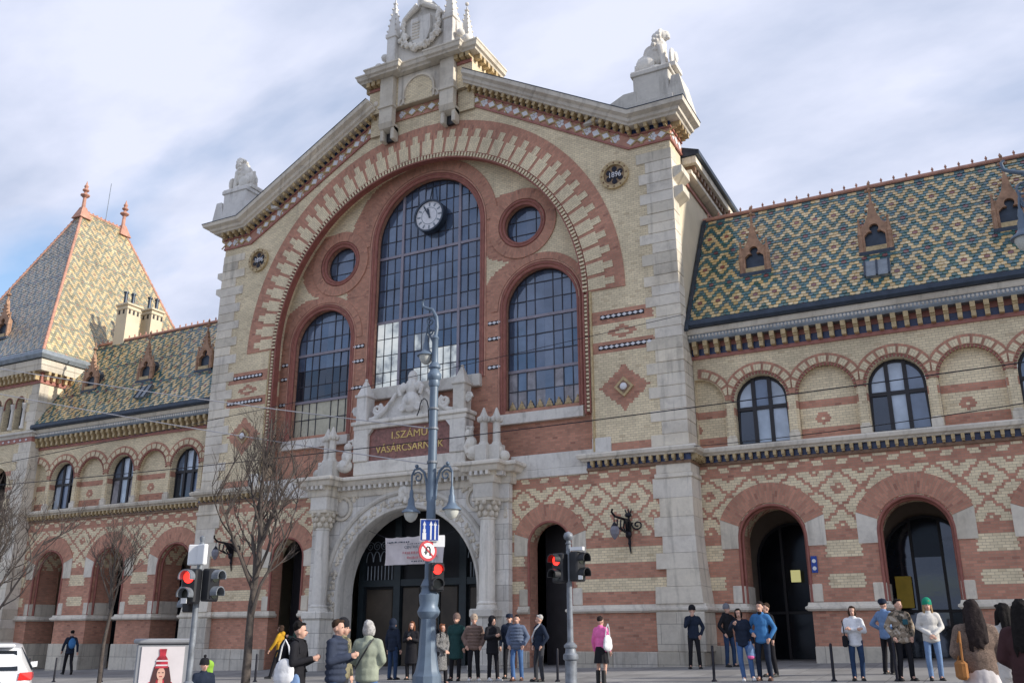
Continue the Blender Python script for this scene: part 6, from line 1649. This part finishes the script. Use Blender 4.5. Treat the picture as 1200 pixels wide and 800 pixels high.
def backpack(col):
    def b(o):
        m = MB().ball((0, .02, 0), (.15, .10, .22)).ball((0, .06, -.07), (.13, .09, .13)); fuse(m, 'sack', mat_of(col), .018, o, 2)
        for s in (-1, 1): MB().tube([(s*.09, -.05, .18), (s*.10, -.13, .23), (s*.11, -.24, .18), (s*.12, -.27, .02), (s*.11, -.16, -.12)], .016, 6).build('strap', mat_of('black'), o)
    return b
def shoulder_bag(col, w=.16, hh=.13, strap=.5, scol=None):
    def b(o):
        MB().bevbox(-w*.4, w*.4, -w, w, -hh, hh, .03).build('bag', mat_of(col), o)
        MB().tube([(0, -w*.8, hh-.02), (-.01, -w*.6, hh+strap*.6), (-.03, 0, hh+strap), (-.01, w*.6, hh+strap*.6), (0, w*.8, hh-.02)], .012, 6).build('strap', mat_of(scol or col), o)
    return b
def tote(col):
    def b(o):
        m = MB().ball((0, 0, 0), (.07, .16, .19)).ball((0, 0, -.08), (.08, .17, .13)); fuse(m, 'bag', mat_of(col), .018, o, 2)
        MB().tube([(0, -.09, .15), (-.01, -.05, .35), (-.02, 0, .44), (-.01, .05, .35), (0, .09, .15)], .012, 6).build('handle', mat_of(col), o)
    return b
def phone(T, label):
    carried('phone', label, 'phone', T, (.0, -.33, 1.27), lambda o: MB().bevbox(-.036, .036, -.005, .005, -.075, .075, .003).build('case', M['black'], o)).rotation_euler.x = radians(-50)
p = person('man in dark clothes with a blue backpack walking past the left arches', -15.32, -2.05, 1.74, -115, 'navy', 'black', 'black', walk=1, arms=('back', 'fwd'))
carried('backpack', 'blue backpack on the man walking past the left arches', 'backpack', p, (0, .19, 1.22), backpack('blue'))
person('woman in a mustard yellow jacket walking left of the porch', -1.89, -4.55, 1.66, -70, 'yellow', 'black', 'brown', 'bob', walk=.9, arms=('down', 'fwd'), coat=.72, hood=True)
person('man in a dark green jacket walking with a phone left of the porch', -2.6, -2.9, 1.8, -60, 'green', 'black', 'dark', walk=1., arms=('phone', 'phone'))
p = person('young man in black with dark curly hair and a backpack, looking down', 10.15, -17.9, 1.66, 105, 'black', 'darkgrey', 'black', 'curly', arms=('phone', 'phone'), head=10, z=.02)
carried('backpack', 'black backpack on the dark-haired young man', 'backpack', p, (0, .19, 1.22), backpack('black'))
carried('tote_bag', 'white cloth bag at the side of the dark-haired young man', 'bag', p, (-.22, .1, .98), tote('white'))
carried('folded_jacket', 'light blue garment hanging from the dark-haired young man', 'garment', p, (-.2, -.04, .72), lambda o: fuse(MB().ball((0, 0, 0), (.07, .1, .2)).ball((0, .03, -.14), (.06, .11, .14)).ball((0, -.04, .1), (.05, .07, .14)), 'cloth', mat_of('lightjeans'), .018, o, 2))
person('person in olive camouflage jacket and black hat behind the man in the puffy jacket', 9.95, -16.6, 1.66, 100, 'camo2', 'darkgrey', 'black', hat='beanie', hatcol='black', z=.06, fat=1.08)
person('man in a dark puffy quilted jacket facing right beside the grey-haired woman', 10.55, -17.5, 1.68, 95, 'bluegrey2', 'darkjeans', 'brown', arms=('down', 'phone'), quilt=True, z=.04, fat=1.12) if 0 else None
COLS['slate'] = (.035, .045, .075)
p = person('man in a dark puffy quilted jacket facing right beside the grey-haired woman', 10.58, -17.55, 1.68, 100, 'slate', 'darkjeans', 'brown', arms=('phone', 'phone'), quilt=True, z=.04, fat=1.1)
p = person('grey-haired woman in a sage green jacket and blue jeans seen from behind', 10.78, -17.05, 1.66, 195, 'sage', 'jeans', 'grey', 'bob', arms=('clasp', 'clasp'), z=.05, fat=1.12)
MB().tube([(-.11, .07, 1.40), (-.05, .15, 1.28), (.06, .155, 1.1), (.15, .11, .97)], .012, 6).build('strap', M['black'], p)
person('man in a navy jacket with his hood up, seen from behind before the doors', 2.89, -4.99, 1.72, 175, 'navy', 'darkjeans', 'black', hat='hood', arms=('down', 'down'))
p = person('woman with long auburn hair in a long black coat holding a phone', 3.56, -5.0, 1.64, 20, 'black', 'black', 'auburn', 'long', arms=('phone', 'phone'), coat=.5); phone(p, 'phone held by the auburn-haired woman in black')
p = person('woman in a grey tweed coat facing right beside the lamp post', 5.69, -6.72, 1.56, 75, 'tweed', 'black', 'auburn', 'bob', arms=('clasp', 'clasp'), coat=.45)
carried('backpack', 'black backpack on the woman in the tweed coat', 'backpack', p, (0, .19, 1.22), backpack('black'))
person('man in a long dark green vest and brown beanie right of the lamp post', 5.31, -5.33, 1.78, 15, 'darkgreen', 'black', 'brown', hat='beanie', hatcol='brown', coat=.6, arms=('down', 'down'), fat=1.08)
person('person in a brown puffer jacket and beige beanie with white shoes', 5.9, -5.34, 1.74, 30, 'brown', 'black', 'brown', hat='beanie', hatcol='beige', quilt=True, shoes='white', arms=('pocket', 'pocket'), fat=1.1)
person('person in black with hood up and white shoes by the porch column', 6.51, -5.35, 1.7, 60, 'black', 'black', 'black', hat='hood', arms=('phone', 'phone'), shoes='white', coat=.75, fat=1.1)
person('person in a dark cap half hidden behind the hooded person in black', 6.62, -4.55, 1.74, 20, 'navy', 'black', 'black', hat='cap', hatcol='navy')
person('man in a blue-grey padded jacket and blue jeans right of the porch', 7.29, -5.36, 1.72, 10, 'bluegrey', 'jeans', 'dark', arms=('pocket', 'pocket'), quilt=True, shoes='brown', fat=1.05)
p = person('man in a dark jacket with a white strap across his chest', 8.1, -5.6, 1.7, -30, 'navy', 'darkgrey', 'grey', 'short', arms=('pocket', 'pocket'), head=-25)
MB().tube([(.14, -.08, 1.46), (.02, -.16, 1.32), (-.13, -.16, 1.12), (-.2, -.1, 1.0)], .02, 6).build('strap', mat_of('white'), p)
p = person('woman in a bright pink jacket and black skirt seen from behind', 10.43, -6.92, 1.62, 165, 'pink', None, 'dark', 'short', arms=('down', 'down'), skirt=(.98, .56, .2, 'black'), boots=True)
carried('tote_bag', 'white tote bag on the woman in the pink jacket', 'bag', p, (-.27, .08, 1.0), tote('white'))
person('man in dark clothes and beanie with a hand at his mouth by the corner pier', 11.04, -1.16, 1.76, 18, 'navy', 'black', 'black', hat='beanie', hatcol='black', arms=('face', 'pocket'))
person('man in a grey beanie and black hooded jacket inside the first right arch', 11.9, -.45, 1.76, 60, 'black', 'darkjeans', 'dark', hat='beanie', hatcol='grey', arms=('pocket', 'point'), hood=True)
p = person('woman in a dark top and blue jeans leaning towards the man in blue', 13.66, -5.45, 1.68, 15, 'navy', 'jeans', 'black', 'bob', arms=('point', 'down'), shoes='white', lean=-.09, collar=False)
person('man with close-cropped hair half hidden behind the couple at the first right arch', 13.95, -4.3, 1.78, -40, 'black', 'black', 'brown')
p = person('bearded man in a blue fleece jacket holding a plastic bag', 14.06, -5.46, 1.82, -8, 'blue', 'navy', 'dark', arms=('hip', 'pocket'), shoes='brown')
MB().ball((0, -.045, 1.56), (.055, .05, .05), 10, 7).build('beard', HAIR['dark'], p, smooth=60)
def plastic(o): fuse(MB().ball((0, 0, 0), (.09, .13, .15)).ball((0, 0, -.1), (.1, .14, .1)).ball((0, 0, .14), (.03, .05, .1)), 'bag', mat_of('lightjeans'), .018, o, 2); MB().ball((0, -.02, -.13), (.09, .12, .07)).build('red_contents', mat_of('pink'), o)
carried('plastic_bag', 'light blue plastic bag hanging from the hand of the bearded man', 'bag', p, (-.26, -.1, .68), plastic)
p = person('woman in a white jacket with folded arms and a black shoulder bag', 16.21, -5.49, 1.64, 8, 'white', 'darkjeans', 'brown', 'bob', arms=('crossed', 'crossed'), coat=.84)
carried('shoulder_bag', 'black handbag hanging from the shoulder of the woman in white', 'bag', p, (-.22, -.03, .86), shoulder_bag('black', .15, .13, .33))
person('person in a light blue top and cap at the back, beside the second right arch', 16.7, -3.6, 1.76, 150, 'lightjeans', 'black', 'black', hat='cap', hatcol='navy', arms=('hip', 'hip'))
p = person('man in a brown camouflage jacket and black trousers', 17.23, -5.51, 1.76, 30, 'camo', 'black', 'black', arms=('pocket', 'pocket'), fat=1.1, coat=.84, head=25)
MB().bevbox(-.0, .12, -.165, -.13, 1.2, 1.32, .01).build('chest_pocket', mat_of('teal'), p)
person('woman in a green beanie, white jacket and blue jeans', 17.85, -5.52, 1.72, 12, 'cream', 'lightjeans', 'blond', 'long', hat='beanie', hatcol='emerald', arms=('clasp', 'clasp'), fat=1.05, boots=False)
p = person('woman with long dark hair in a brown fur jacket and white pleated skirt, from behind', 19.12, -17.1, 1.64, 195, 'fur', None, 'dark', 'long', arms=('clasp', 'clasp'), fat=1.14, skirt=(1.0, .55, .27, 'skirt'), coat=.9, z=.22, boots=True)
carried('shoulder_bag', 'tan and white handbag hanging beside the white pleated skirt', 'bag', p, (.22, .12, .9), shoulder_bag('tan', .12, .1, .3))
person('woman in a black coat walking behind the fur jacket', 18.75, -6.1, 1.66, 100, 'black', 'black', 'black', 'long', walk=.9, arms=('down', 'fwd'), shoes='white', coat=.7)
person('woman with long black hair in a dark brown coat at the right edge', 19.60, -18.2, 1.62, 170, 'maroon', 'black', 'black', 'long', arms=('down', 'clasp'), coat=.55, fat=1.12, z=.2)
person('person in a cream jacket partly hidden by the dark brown coat', 19.42, -16.2, 1.62, 215, 'cream', 'cream', 'black', 'long', arms=('clasp', 'clasp'), z=.22)
p = person('child in a navy jacket and black bobble hat by the traffic light cluster', 8.86, -18.45, 1.14, 60, 'navy', 'black', 'black', hat='pompom', hatcol='black', arms=('down', 'down'), fat=1.15, z=.02)
carried('backpack', 'lime green bag held up behind the child in the bobble hat', 'bag', p, (.12, .2, .98), lambda o: fuse(MB().ball((0, 0, 0), (.07, .06, .16)).ball((0, .0, .08), (.08, .07, .07)), 'sack', mat_of('lime'), .015, o, 2))

bpy.data.scenes.remove(TMP)
